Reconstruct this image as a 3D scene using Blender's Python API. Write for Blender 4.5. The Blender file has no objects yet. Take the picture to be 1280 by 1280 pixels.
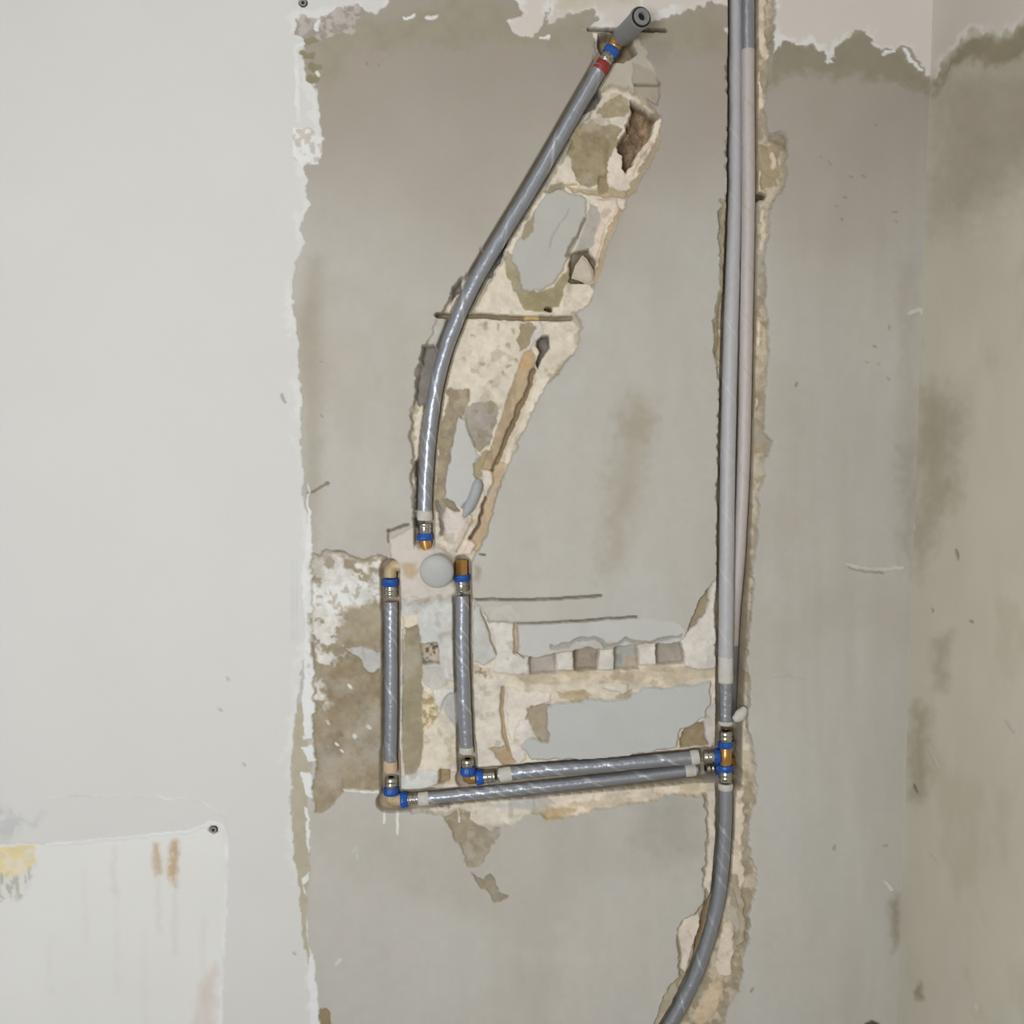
import bpy, bmesh, math, random
import numpy as np
from mathutils import Vector, Matrix

random.seed(7)
S = bpy.context.scene
COL = S.collection

# ------------------------------------------------------------------ camera
F = 1280.0                       # focal length in pixels of the 1280 frame
DIST = 1.88                      # camera to wall
CZ = 1.45                        # camera height
PITCH = math.radians(4.8)        # looking down
ROLL = math.radians(0.1)
CAM = np.array([0.0, -DIST, CZ])
fw = np.array([0, math.cos(PITCH), -math.sin(PITCH)])
up0 = np.array([0, math.sin(PITCH), math.cos(PITCH)])
rt0 = np.array([1.0, 0, 0])
rt = rt0 * math.cos(ROLL) + up0 * math.sin(ROLL)
up = -rt0 * math.sin(ROLL) + up0 * math.cos(ROLL)

cd = bpy.data.cameras.new('camera')
cd.sensor_width = 36.0
cd.lens = 36.0 * F / 1280.0
cd.clip_start = 0.01
cam = bpy.data.objects.new('camera', cd)
COL.objects.link(cam)
M = Matrix(((rt[0], up[0], -fw[0], CAM[0]), (rt[1], up[1], -fw[1], CAM[1]),
            (rt[2], up[2], -fw[2], CAM[2]), (0, 0, 0, 1)))
cam.matrix_world = M
S.camera = cam

def P(px, py, d=0.0):
    """photo pixel -> point on the plane d metres behind the wall face"""
    r = fw + rt * ((px - 640) / F) + up * ((640 - py) / F)
    t = (d + DIST) / r[1]
    return Vector((CAM + r * t).tolist())

def PX(px, py, x):
    """photo pixel -> point on the plane at this x (right wall)"""
    r = fw + rt * ((px - 640) / F) + up * ((640 - py) / F)
    t = (x - CAM[0]) / r[0]
    return CAM + r * t

def project(X, Y, Z):
    dx, dy, dz = X - CAM[0], Y - CAM[1], Z - CAM[2]
    w = dx * fw[0] + dy * fw[1] + dz * fw[2]
    u = dx * rt[0] + dy * rt[1] + dz * rt[2]
    v = dx * up[0] + dy * up[1] + dz * up[2]
    return 640 + F * u / w, 640 - F * v / w

MMPX = DIST / F                  # metres of wall per photo pixel, about 1.47 mm

# ------------------------------------------------------------------ light
S.view_settings.view_transform = 'Standard'
S.view_settings.look = 'None'
S.view_settings.gamma = 1.0
S.view_settings.use_curve_mapping = False
S.view_settings.exposure = 0.0
wd = bpy.data.worlds.new('sky'); S.world = wd
wd.use_nodes = True
wd.node_tree.nodes['Background'].inputs[0].default_value = (0.80, 0.90, 1.0, 1)
wd.node_tree.nodes['Background'].inputs[1].default_value = 1.0

XL, YF, ZC = -2.3, -3.1, 2.62     # left wall, wall behind the camera, ceiling
WX0, WX1, WZ0, WZ1 = -1.35, -0.25, 0.75, 1.75   # window behind the camera
ld = bpy.data.lights.new('window_daylight', 'AREA')
ld.shape = 'RECTANGLE'; ld.size = WX1 - WX0 - 0.14; ld.size_y = WZ1 - WZ0 - 0.14
ld.energy = 49.0; ld.color = (0.935, 0.965, 1.0)
lo = bpy.data.objects.new('window_daylight', ld); COL.objects.link(lo)
lo.location = ((WX0 + WX1) / 2, YF + 0.03, (WZ0 + WZ1) / 2)
lo.rotation_euler = (math.radians(90), 0, 0)
# added overhead fill lamp without a fixture, for shadows under plug and edges
bl = bpy.data.lights.new('overhead_fill', 'POINT'); bl.energy = 4.0; bl.shadow_soft_size = 0.06; bl.color = (1.0, 0.97, 0.93)
bo = bpy.data.objects.new('overhead_fill', bl); COL.objects.link(bo); bo.location = (-0.35, -1.15, 2.50)

# ------------------------------------------------------------------ helpers
def lin(c):
    c = np.asarray(c, float) / 255.0
    return np.where(c <= 0.04045, c / 12.92, ((c + 0.055) / 1.055) ** 2.4)

ALB = 1.28
def alb(c):
    return np.minimum(lin(c) * ALB, 0.86)

def smooth(a, b, x):
    t = np.clip((x - a) / (b - a), 0, 1)
    return t * t * (3 - 2 * t)

_rng = np.random.RandomState(11)
_LAT = _rng.rand(256, 256)
def vnoise(x, y, seed=0):
    x = x + seed * 17.31; y = y + seed * 9.77
    xi = np.floor(x).astype(np.int64); yi = np.floor(y).astype(np.int64)
    fx = x - xi; fy = y - yi
    fx = fx * fx * (3 - 2 * fx); fy = fy * fy * (3 - 2 * fy)
    x0 = xi & 255; x1 = (xi + 1) & 255; y0 = yi & 255; y1 = (yi + 1) & 255
    a = _LAT[x0, y0] * (1 - fx) + _LAT[x1, y0] * fx
    b = _LAT[x0, y1] * (1 - fx) + _LAT[x1, y1] * fx
    return (a * (1 - fy) + b * fy) * 2 - 1

def fbm(x, y, size, octv=4, seed=0, gain=0.5):
    out = 0; amp = 1.0; tot = 0; s = 1.0 / size
    for o in range(octv):
        out = out + amp * vnoise(x * s, y * s, seed + o * 3.7)
        tot += amp; amp *= gain; s *= 2.03
    return out / tot

def sdf(poly, x, y):
    """signed distance to a polygon, negative inside"""
    p = np.asarray(poly, float)
    n = len(p)
    d2 = np.full(x.shape, 1e18); ins = np.zeros(x.shape, bool)
    for i in range(n):
        ax, ay = p[i]; bx, by = p[(i + 1) % n]
        ex, ey = bx - ax, by - ay
        wx, wy = x - ax, y - ay
        t = np.clip((wx * ex + wy * ey) / (ex * ex + ey * ey + 1e-9), 0, 1)
        dx = wx - ex * t; dy = wy - ey * t
        d2 = np.minimum(d2, dx * dx + dy * dy)
        c = ((ay > y) != (by > y))
        if abs(ey) > 1e-9:
            ins ^= c & (x < ex * (y - ay) / ey + ax)
    d = np.sqrt(d2)
    return np.where(ins, -d, d)

def sdline(pts, x, y):
    d2 = np.full(x.shape, 1e18)
    for (ax, ay), (bx, by) in zip(pts[:-1], pts[1:]):
        ex, ey = bx - ax, by - ay
        wx, wy = x - ax, y - ay
        t = np.clip((wx * ex + wy * ey) / (ex * ex + ey * ey + 1e-9), 0, 1)
        d2 = np.minimum(d2, (wx - ex * t) ** 2 + (wy - ey * t) ** 2)
    return np.sqrt(d2)

def new_mat(name):
    m = bpy.data.materials.new(name); m.use_nodes = True
    return m, m.node_tree, m.node_tree.nodes['Principled BSDF']

def noise_mat(name, c0, c1, scale=40, rough=0.6, metal=0.0, bump=0.1, rough2=None, detail=4):
    """plain procedural material: noise between two colours, noise bump"""
    m, nt, b = new_mat(name)
    tc = nt.nodes.new('ShaderNodeTexCoord')
    nz = nt.nodes.new('ShaderNodeTexNoise'); nz.inputs['Scale'].default_value = scale
    nz.inputs['Detail'].default_value = detail
    nt.links.new(tc.outputs['Object'], nz.inputs['Vector'])
    rp = nt.nodes.new('ShaderNodeValToRGB')
    rp.color_ramp.elements[0].position = 0.3; rp.color_ramp.elements[1].position = 0.7
    rp.color_ramp.elements[0].color = (*lin(c0), 1); rp.color_ramp.elements[1].color = (*lin(c1), 1)
    nt.links.new(nz.outputs['Fac'], rp.inputs['Fac'])
    nt.links.new(rp.outputs['Color'], b.inputs['Base Color'])
    b.inputs['Roughness'].default_value = rough; b.inputs['Metallic'].default_value = metal
    if bump:
        bp = nt.nodes.new('ShaderNodeBump'); bp.inputs['Strength'].default_value = bump
        bp.inputs['Distance'].default_value = 0.002
        nt.links.new(nz.outputs['Fac'], bp.inputs['Height'])
        nt.links.new(bp.outputs['Normal'], b.inputs['Normal'])
    return m

def surface_mat(name, fine=420, bump=0.25, rough=0.85, amount=0.10):
    """plaster family: zone colour attribute x fine noise, grain bump"""
    m, nt, b = new_mat(name)
    at = nt.nodes.new('ShaderNodeAttribute'); at.attribute_name = 'zone_colour'
    tc = nt.nodes.new('ShaderNodeTexCoord')
    n1 = nt.nodes.new('ShaderNodeTexNoise'); n1.inputs['Scale'].default_value = fine
    n1.inputs['Detail'].default_value = 3
    nt.links.new(tc.outputs['Object'], n1.inputs['Vector'])
    mr = nt.nodes.new('ShaderNodeMapRange')
    mr.inputs['To Min'].default_value = 1 - amount; mr.inputs['To Max'].default_value = 1 + amount
    nt.links.new(n1.outputs['Fac'], mr.inputs['Value'])
    mx = nt.nodes.new('ShaderNodeVectorMath'); mx.operation = 'SCALE'
    nt.links.new(at.outputs['Color'], mx.inputs[0]); nt.links.new(mr.outputs['Result'], mx.inputs['Scale'])
    nt.links.new(mx.outputs['Vector'], b.inputs['Base Color'])
    b.inputs['Roughness'].default_value = rough
    b.inputs['Specular IOR Level'].default_value = 0.25
    bp = nt.nodes.new('ShaderNodeBump'); bp.inputs['Strength'].default_value = bump
    bp.inputs['Distance'].default_value = 0.0012
    nt.links.new(n1.outputs['Fac'], bp.inputs['Height'])
    nt.links.new(bp.outputs['Normal'], b.inputs['Normal'])
    return m

MAT = {
    'paint': surface_mat('white_emulsion_paint', 160, 0.05, 0.75, 0.015),
    'render': surface_mat('grey_cement_render', 500, 0.12, 0.9, 0.05),
    'rough': surface_mat('broken_plaster_and_block', 380, 0.35, 0.95, 0.10),
}

def finish_mesh(name, me, mat, parent=None, smooth_=True):
    me.materials.append(mat)
    if smooth_:
        me.polygons.foreach_set('use_smooth', [True] * len(me.polygons))
    o = bpy.data.objects.new(name, me); COL.objects.link(o)
    if parent is not None: o.parent = parent
    return o

def tag(o, label=None, cat=None, group=None, kind=None):
    if label: o['label'] = label
    if cat: o['category'] = cat
    if group: o['group'] = group
    if kind: o['kind'] = kind
    return o

# ------------------------------------------------------------------ zone painter for chipped walls
class Field:
    """a wall face as a height field: every zone sets depth (mm into the wall), colour and part"""
    def __init__(self, px, py, base):
        self.x, self.y = px, py
        n = px.shape
        self.depth = np.zeros(n); self.col = np.zeros(n + (3,)); self.part = np.zeros(n, np.int32)
        self.col[:] = alb(base)
        self.parts = ['']; self.partinfo = {}
        self.wl = (fbm(px, py, 26, 3, 21), fbm(px, py, 26, 3, 41))
        self.wh = (fbm(px, py, 8, 3, 61), fbm(px, py, 8, 3, 81))
    def sel(self, poly, pad):
        p = np.asarray(poly, float)
        m = ((self.x > p[:, 0].min() - pad) & (self.x < p[:, 0].max() + pad) &
             (self.y > p[:, 1].min() - pad) & (self.y < p[:, 1].max() + pad))
        r = np.where(m.any(1))[0]; c = np.where(m.any(0))[0]
        if len(r) == 0 or len(c) == 0: return None
        return slice(r[0], r[-1] + 1), slice(c[0], c[-1] + 1)
    def pid(self, name, mat='rough', label=None):
        self.parts.append(name); self.partinfo[len(self.parts) - 1] = (mat, label)
        return len(self.parts) - 1
    def zone(self, poly, depth=None, col=None, part=None, w=3.0, e=1.5, rough=0.0, mott=0.06, msize=18,
             col2=None, amt2=0.0, size2=14, rim=None, add=None, soft=None, line=None, op=1.0, mat='rough', label=None,
             aniso=(1, 1), slope=None):
        """poly: outline in photo pixels; depth in mm (abs), add: mm added; line=half width -> poly is a polyline"""
        pad = w * 3 + 8 + (line or 0) + (soft or 0)
        s = self.sel(poly, pad)
        if s is None: return
        x, y = self.x[s], self.y[s]
        wx = x + w * (1.2 * self.wl[0][s] + 1.5 * self.wh[0][s])
        wy = y + w * (1.2 * self.wl[1][s] + 1.5 * self.wh[1][s])
        d = (sdline(poly, wx, wy) - line) if line else sdf(poly, wx, wy)
        mk = 1 - smooth(-e, e, d)
        if depth is not None:
            tgt = (depth * 1.45 if depth > 1.9 else depth) + (rough * fbm(x, y, 11, 4, 5) * 1.8 if rough else 0)
            if slope is not None:      # tilt: mm per px in x and y about the outline's centre
                pc = np.mean(np.asarray(poly, float), 0)
                tgt = tgt + slope[0] * (x - pc[0]) + slope[1] * (y - pc[1])
            self.depth[s] = self.depth[s] * (1 - mk) + tgt * mk
        if add is not None:
            self.depth[s] += add * mk
        if col is not None:
            c = np.empty(x.shape + (3,)); c[:] = alb(col)
            if col2 is not None:
                k = smooth(-0.12, 0.12, fbm(x / aniso[0], y / aniso[1], size2, 4, 13 + size2) + amt2)
                c = c * (1 - k[..., None]) + alb(col2) * k[..., None]
            c *= (1 + mott * 2 * fbm(x / aniso[0], y / aniso[1], msize, 4, 31))[..., None]
            if rim is not None:
                rc, rw, ra = rim
                k = smooth(-rw, -rw * 0.4, d + rw * 0.9 * fbm(x, y, 9, 3, 91)) * ra * smooth(-.35, .25, fbm(x, y, 34, 3, 95))
                c = c * (1 - k[..., None]) + alb(rc) * k[..., None]
            km = (1 - smooth(-(soft or 0.8), (soft or 0.8), d)) * op
            self.col[s] = self.col[s] * (1 - km[..., None]) + c * km[..., None]
        if part is not None:
            pi = part if isinstance(part, int) else self.pid(part, mat, label)
            a = self.part[s]; a[d < 0] = pi; self.part[s] = a
    def stain(self, poly, col, soft=8, op=0.5, w=3, line=None, col2=None, amt2=0, size2=8, aniso=(1, 1)):
        self.zone(poly, None, col, None, w, 1, soft=soft, op=op, line=line, col2=col2, amt2=amt2, size2=size2, aniso=aniso)

def build_field(fl, X, Y, Z, axis, sign, root_name, root_label, mats, flip=False):
    """turn the field into one mesh for the root and one mesh for each part; normals run across the cuts"""
    ny, nx = X.shape
    X = X.copy(); Y = Y.copy(); Z = Z.copy()
    if axis == 'y': Y = Y + fl.depth * 0.001 * sign
    else: X = X + fl.depth * 0.001 * sign
    V = np.stack([X, Y, Z], -1)
    du = np.gradient(V, axis=1); dv = np.gradient(V, axis=0)
    N = np.cross(du, dv)
    if flip: N = -N
    N /= np.linalg.norm(N, axis=-1, keepdims=True) + 1e-12
    idx = np.arange(nx * ny).reshape(ny, nx)
    q = np.stack([idx[:-1, :-1], idx[:-1, 1:], idx[1:, 1:], idx[1:, :-1]], -1).reshape(-1, 4)
    if flip: q = q[:, ::-1]
    pf = fl.part[:-1, :-1].reshape(-1)
    Vf = V.reshape(-1, 3); Nf = N.reshape(-1, 3); Cf = fl.col.reshape(-1, 3)
    root = None
    for pi in [0] + [p for p in np.unique(pf) if p != 0]:
        qq = q[pf == pi]
        if len(qq) < 12 and pi != 0: continue
        u, inv = np.unique(qq, return_inverse=True)
        inv = inv.reshape(-1)
        name = root_name if pi == 0 else fl.parts[pi]
        me = bpy.data.meshes.new(name)
        me.vertices.add(len(u)); me.vertices.foreach_set('co', Vf[u].astype(np.float32).ravel())
        nq = len(qq)
        me.loops.add(nq * 4); me.loops.foreach_set('vertex_index', inv.astype(np.int32))
        me.polygons.add(nq)
        me.polygons.foreach_set('loop_start', np.arange(0, nq * 4, 4, dtype=np.int32))
        me.polygons.foreach_set('use_smooth', np.ones(nq, bool))
        a = me.color_attributes.new('zone_colour', 'FLOAT_COLOR', 'POINT')
        cc = np.ones((len(u), 4), np.float32); cc[:, :3] = np.clip(Cf[u], 0.01, 0.88)
        a.data.foreach_set('color', cc.ravel())
        me.update(); me.validate()
        me.normals_split_custom_set_from_vertices(Nf[u].tolist())
        mk, lb = ('render', None) if pi == 0 else fl.partinfo[pi]
        me.materials.append(MAT[mats.get(mk, mk)])
        o = bpy.data.objects.new(name, me); COL.objects.link(o)
        if pi == 0:
            root = o; tag(o, root_label, 'wall', kind='structure')
        else:
            o.parent = root
            if lb: o['label'] = lb
    return root

# ------------------------------------------------------------------ pipe routes (photo pixels + depth in metres)
R_INS = 0.0132                   # foil wrapped insulation radius
ROUTES = {
    'shower': dict(pts=[(752, 83, .000), (744, 97, .003), (722, 135, .006), (690, 191, .007), (660, 242, .007),
                        (630, 291, .007), (600, 341, .008), (575, 391, .009), (556, 441, .010), (544, 491, .010),
                        (536, 551, .010), (532, 606, .010), (531, 648, .010)], r=R_INS),
    'dropl': dict(pts=[(489, 752, .012), (489, 800, .011), (489, 880, .011), (488, 951, .012)], r=.0122),
    'dropr': dict(pts=[(578, 744, .012), (578, 800, .011), (580, 870, .011), (583, 936, .012)], r=.0128),
    'horu': dict(pts=[(622, 969, .019), (660, 964, .019), (760, 956, .018), (872, 946, .017)], r=.0128),
    'horl': dict(pts=[(532, 998, .012), (600, 991, .015), (700, 981, .022), (800, 970, .029), (872, 961, .034)], r=.0114),
    'riserl': dict(pts=[(921, -160, .031), (920, 0, .031), (920, 100, .0315), (919, 250, .030), (914, 400, .018), (910, 560, .013), (908, 720, .012), (907, 900, .013)], r=.0142),
    'riserr': dict(pts=[(937, -160, .012), (935, 0, .012), (935, 100, .012), (935.5, 250, .012), (933, 400, .013),
                        (929, 560, .017), (924, 690, .027), (918, 760, .036), (914, 830, .042), (912, 900, .044)], r=.0124),
    'lower': dict(pts=[(907, 984, .012), (906, 1040, .012), (900, 1110, .012), (889, 1160, .012), (872, 1212, .012),
                       (850, 1258, .012), (826, 1296, .012), (790, 1340, .012), (760, 1400, .012)], r=.0128),
}

# ------------------------------------------------------------------ back wall
XC = float(P(1148, 532)[0])      # corner with the right wall
def spaced(segs):
    out = []
    for a, b, st in segs:
        n = max(1, int(round(abs(b - a) / st)))
        out.append(np.linspace(a, b, n, endpoint=False))
    return np.concatenate(out + [np.array([segs[-1][1]])])
pxm = lambda v: (v - 640) * MMPX
xs = spaced([(XL - 0.02, pxm(-30), 0.08), (pxm(-30), pxm(350), 0.0036), (pxm(350), pxm(480), 0.0021),
             (pxm(480), pxm(945), 0.00175), (pxm(945), pxm(1000), 0.0021), (pxm(1000), XC + 0.012, 0.0034)])
ztop = float(P(640, -15)[2]); zbot = float(P(640, 1300)[2])
zs = spaced([(ZC + 0.02, ztop, 0.05), (ztop, zbot, 0.0020), (zbot, -0.02, 0.03)])
XX, ZZ = np.meshgrid(xs, zs)
YY = np.zeros_like(XX)
PXX, PYY = project(XX, YY, ZZ)

CEM = (180, 176, 169); WHITE = (203, 201, 198); BRW = (226, 219, 211); CREAM = (207, 197, 181)
TAN = (188, 174, 153); BROWN = (150, 138, 115); DKBR = (112, 98, 78); OCHRE = (178, 158, 130)
OLIVE = (148, 141, 123); GREYL = (187, 186, 182); SMEAR = (200, 194, 186); PINKG = (196, 187, 179)

f = Field(PXX, PYY, CEM)
x, y = f.x, f.y
# the render itself: trowelled, faintly wavy, damp mottling
f.depth += 1.0 * fbm(x, y, 300, 3, 3) + 0.35 * fbm(x, y, 60, 3, 4) + 0.12 * fbm(x * 2.2, y, 14, 3, 6)
k = fbm(x, y, 210, 4, 51)
f.col *= (1 + 0.07 * k)[..., None]
k = smooth(0.05, 0.5, fbm(x, y, 150, 4, 57))[..., None]
f.col = f.col * (1 - 0.45 * k) + alb((168, 160, 149)) * 0.45 * k
k = smooth(0.0, 0.5, fbm(x, y, 110, 4, 77))[..., None]
f.col = f.col * (1 - 0.35 * k) + alb((180, 180, 176)) * 0.35 * k
k = fbm(x * 3.0, y * .55, 60, 4, 87) * .035 + fbm(x, y, 9, 3, 88) * .03
f.col *= (1 + k)[..., None]
# brushed right bay beside the corner
k = (smooth(960, 1010, x) * (0.5 + 0.5 * fbm(x * 6, y * 0.5, 120, 4, 58)))[..., None]
f.col = f.col * (1 - 0.5 * k) + alb((158, 151, 138)) * 0.5 * k
# upper field: browner render, darkened further for the light falling off upward
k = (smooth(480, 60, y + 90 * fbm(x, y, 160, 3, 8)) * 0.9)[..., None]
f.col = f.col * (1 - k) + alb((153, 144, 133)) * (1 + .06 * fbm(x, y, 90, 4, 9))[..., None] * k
f.stain([(790, 490), (815, 500), (800, 620), (775, 700), (750, 720), (755, 650), (770, 560)], (156, 146, 128), 22, 0.55, 8)
f.stain([(770, 520), (800, 505), (822, 525), (800, 550), (770, 545)], (155, 146, 126), 14, 0.5, 6)
f.stain([(800, 1000), (870, 990), (880, 1060), (840, 1080), (800, 1050)], (150, 146, 138), 30, 0.55, 8)
f.stain([(385, 320), (400, 320), (402, 600), (392, 690), (382, 600), (374, 400)], (154, 144, 126), 12, 0.5, 3)
# dark stain low by the corner, darker strips above it
f.stain([(1112, 1130), (1124, 1120), (1128, 1170), (1118, 1190)], (128, 116, 94), 9, 0.7, 3)
f.stain([(1128, 560), (1146, 560), (1143, 720), (1130, 700)], (140, 131, 116), 16, .5, 6)
f.stain([(1126, 330), (1144, 330), (1142, 560), (1128, 560)], (150, 142, 128), 16, .4, 6)
for (sx, sy, sr) in [(1026, 196, 2), (1038, 204, 3), (1064, 221, 2), (1081, 220, 2.5), (1056, 246, 2), (1046, 257, 2.2),
                     (1118, 265, 2.5), (1120, 277, 2), (1052, 274, 1.6), (1095, 157, 1.6), (1084, 452, 2), (1098, 455, 1.6),
                     (1110, 473, 2.4), (995, 480, 3), (410, 605, 2.6), (403, 520, 2), (402, 452, 1.6), (473, 80, 2), (458, 79, 2),
                     (1043, 1060, 3), (1107, 1057, 3), (940, 1237, 3), (1113, 410, 2.5), (1094, 433, 2)]:
    an_ = random.uniform(0, 6.28); cx_, sx_ = math.cos(an_) * sr * .7, math.sin(an_) * sr * .7
    f.zone([(sx - cx_, sy - sx_), (sx + cx_, sy + sx_)], None, (118, 110, 97), None, 1.2, 1, line=sr * .5, add=.8, soft=1.3, op=random.uniform(.4, .8))
f.zone([(385, 617), (398, 612), (412, 603)], None, (128, 118, 102), None, 1.5, 1, line=1.6, add=1.2)
# ridges in the render: a trowel scar, corner flakes
f.zone([(1060, 705), (1085, 710), (1105, 712), (1126, 709)], None, (188, 182, 172), None, 2, 2, line=2.2, add=-2.5)
f.zone([(1060, 709), (1085, 715), (1105, 716)], None, (150, 142, 130), None, 2, 1, line=1.2, add=.6)
f.zone([(965, 842), (995, 843), (1005, 848)], None, (176, 170, 162), None, 2, 2, line=1.6, add=-1.5)
f.zone([(1139, 390), (1150, 386), (1154, 391)], None, (196, 190, 178), None, 1.5, 1.5, line=2.6, add=-3)
f.zone([(1107, 1102), (1112, 1108), (1116, 1112)], None, (198, 194, 186), None, 1.5, 1.5, line=2.2, add=-2.5)
f.zone([(440, 1065), (446, 1060), (447, 1074)], None, (186, 184, 180), None, 1.5, 1, line=1.5, add=-1)
f.zone([(420, 1206), (426, 1200)], None, (196, 194, 190), None, 1, 1, line=1.6, add=-1)
f.zone([(1084, 1282), (1090, 1279), (1096, 1282)], None, (80, 74, 66), None, 1.2, 1, line=3.0, add=1, soft=2)
f.zone([(398, 1262), (408, 1258), (414, 1268), (412, 1284), (400, 1284)], 1.5, (138, 124, 98), None, 2, 1)

# white paint, top strip and left field
OLR = (OLIVE, 1, 0)
f.zone([(474, 26), (520, 10), (600, -8), (660, 10), (690, 34), (742, 18), (800, 40), (845, 24), (880, 4), (912, 22),
        (916, 70), (850, 62), (700, 60), (600, 62), (520, 58), (440, 66), (402, 110), (392, 90), (400, 40)],
       None, OLIVE, None, 9, 3, soft=16, op=.75)
f.zone([(960, 50), (1020, 52), (1075, 40), (1130, 62), (1170, 96), (1168, 118), (1100, 98), (1040, 96), (985, 92), (960, 110)],
       None, (138, 131, 112), None, 8, 3, soft=10, op=.85)
p_top = f.pid('paint_band', 'paint', 'flaking off-white paint above the render')
TOPW = (201, 194, 187)
for poly in ([(633, -60), (690, -60), (684, 20), (676, 34), (668, 44), (640, 40), (637, 26), (652, 18)],
             [(686, -60), (800, -60), (800, 30), (770, 36), (735, 34), (752, 22), (740, 14), (705, 18), (686, 30)],
             [(796, -60), (925, -60), (922, 16), (905, 4), (885, 2), (868, 14), (842, 16), (820, 28), (798, 26)],
             [(903, 32), (918, 30), (916, 46), (908, 40)],
             [(962, -60), (1240, -60), (1240, 96), (1166, 92), (1158, 88), (1150, 74), (1144, 62), (1132, 56), (1120, 60), (1098, 62),
              (1088, 54), (1080, 40), (1070, 36), (1062, 48), (1046, 58), (1040, 76), (1034, 78), (1030, 62), (1012, 54), (990, 55),
              (977, 52), (967, 66), (969, 30)]):
    f.zone(poly, -1.4, TOPW, p_top, 3.5, 1.2, 0.1, 0.012, 40, rim=(BRW, 9, .75))
f.zone([(690, -60), (800, -60), (790, 6), (760, 10), (720, 12), (694, 18)], None, (186, 178, 158), None, 6, 1, soft=10, op=.7)
for q in ([(676, 46), (688, 45)], [(506, 21), (518, 20)], [(534, 22), (547, 20)], [(1132, 62), (1138, 74), (1150, 84)], [(1105, 66), (1118, 64)]):
    f.zone(q, -1.0, BRW, p_top, 2.5, 1, line=2.2)
p_left = f.pid('paint_coat', 'paint', 'smooth off-white paint coat with a ragged chipped edge')
f.zone([(-1200, -700), (-1200, 1900), (398, 1900), (399, 1282), (397, 1240), (392, 1205), (386, 1175), (380, 1130), (376, 1095), (372, 1070),
        (368, 1040), (363, 1005), (362, 985), (366, 940), (369, 900), (374, 860), (377, 830), (388, 800), (388, 780), (391, 756), (387, 735),
        (390, 712), (388, 690), (383, 655), (380, 620), (378, 585), (374, 545), (375, 500), (374, 470), (376, 430), (370, 405),
        (367, 370), (368, 335), (374, 318), (382, 302), (376, 285), (380, 272), (387, 256), (382, 240), (384, 225), (380, 205), (396, 204), (402, 190),
        (402, 165), (398, 140), (396, 112), (390, 104), (384, 100), (381, 88), (377, 72), (382, 60), (380, 48), (370, 44), (372, 24),
        (408, 20), (428, 26), (444, 22), (450, 12), (470, 16), (488, 2), (492, -60), (500, -700)],
       -1.6, WHITE, p_left, 2.6, 1.2, 0.12, 0.010, 90, rim=(BRW, 13, .55))
f.zone([(374, 20), (378, 18), (405, 22), (420, 10), (445, 6), (458, 14), (444, 28), (440, 42), (418, 44), (404, 52), (376, 46)],
       -.2, (176, 168, 162), None, 3, 2, .3, .06, 8, col2=(150, 144, 136), amt2=-.1, size2=7)
f.zone([(366, 160), (384, 158), (402, 178), (402, 198), (380, 208), (364, 196)], -.4, (190, 182, 176), None, 3, 1.5, .3, .05, 7, col2=BRW, amt2=0, size2=6)
for bx, by in ((388, 52), (384, 70), (392, 84), (390, 98)):
    f.zone([(bx - 3, by), (bx + 4, by + 1)], .4, (138, 130, 104), None, 3, 1, line=5)
for q, lw in (([(398, 26), (396, 36)], 3.2), ([(396, 91), (398, 94)], 2.4), ([(380, 55), (370, 60), (372, 150)], 2.2)):
    f.zone(q, -1.4, BRW, None, 1.5, 1, line=lw)
# slight marks on the paint
f.zone([(353, 494), (356, 502)], None, (150, 148, 140), None, 1, 1, line=1.8, soft=1.5, op=.8)
for sx, sy in ((305, 955), (276, 886), (92, 1195), (93, 1222), (137, 1245), (368, 1190), (285, 848)):
    f.stain([(sx - 1, sy - 1), (sx + 1, sy + 2)], (140, 138, 130), 1.6, .6, 1, line=1.3)
for xx in (364, 367, 371):
    f.stain([(xx, 700), (xx + 1, 800)], (190, 194, 192), 1.4, .7, .6, line=.8)
# old panel outline low on the left: thin bare coat, raised paint edge, stains
p_patch = f.pid('old_paint_patch', 'paint', 'older bare white patch with rusty drip marks and a raised paint edge')
f.zone([(-300, 1056), (0, 1054), (60, 1054), (130, 1049), (240, 1036), (262, 1026), (276, 1030), (283, 1046), (281, 1140), (276, 1240), (274, 1700), (-300, 1700)],
       -.6, (212, 211, 208), p_patch, 1.6, 1.4, 0.1, 0.012, 60)
f.zone([(60, 1055), (130, 1050), (240, 1038), (262, 1027), (277, 1030), (284, 1048), (282, 1140), (277, 1240), (274, 1400)],
       -1.9, (219, 218, 214), None, 1.2, 1.6, line=2.0)
f.zone([(60, 995), (150, 994), (250, 1000), (282, 1020), (288, 1046)], None, (203, 202, 198), None, 2, 2, line=1.4, add=-.5)
f.stain([(194, 1054), (202, 1056), (204, 1092), (196, 1096), (190, 1075)], (182, 158, 126), 4, .75, 2, col2=(204, 192, 178), amt2=-.15, size2=6, aniso=(.6, 1.6))
f.stain([(213, 1052), (224, 1048), (223, 1092), (220, 1110), (212, 1100), (210, 1075)], (178, 152, 114), 4, .8, 2, col2=(200, 186, 166), amt2=-.2, size2=6, aniso=(.6, 1.6))
for sx, y0, y1, c, o in ((199, 1090, 1165, (188, 184, 176), .55), (219, 1100, 1190, (190, 184, 172), .6), (143, 1060, 1115, (192, 184, 180), .6),
                        (146, 1115, 1240, (200, 198, 195), .5), (256, 1150, 1280, (196, 192, 188), .5), (63, 1170, 1240, (200, 198, 194), .5),
                        (107, 1090, 1180, (202, 199, 196), .5), (182, 1160, 1290, (199, 197, 194), .4)):
    f.stain([(sx, y0), (sx - 1, (y0 + y1) / 2), (sx + 1, y1)], c, 7, o * .75, 2, line=1.5)
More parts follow.
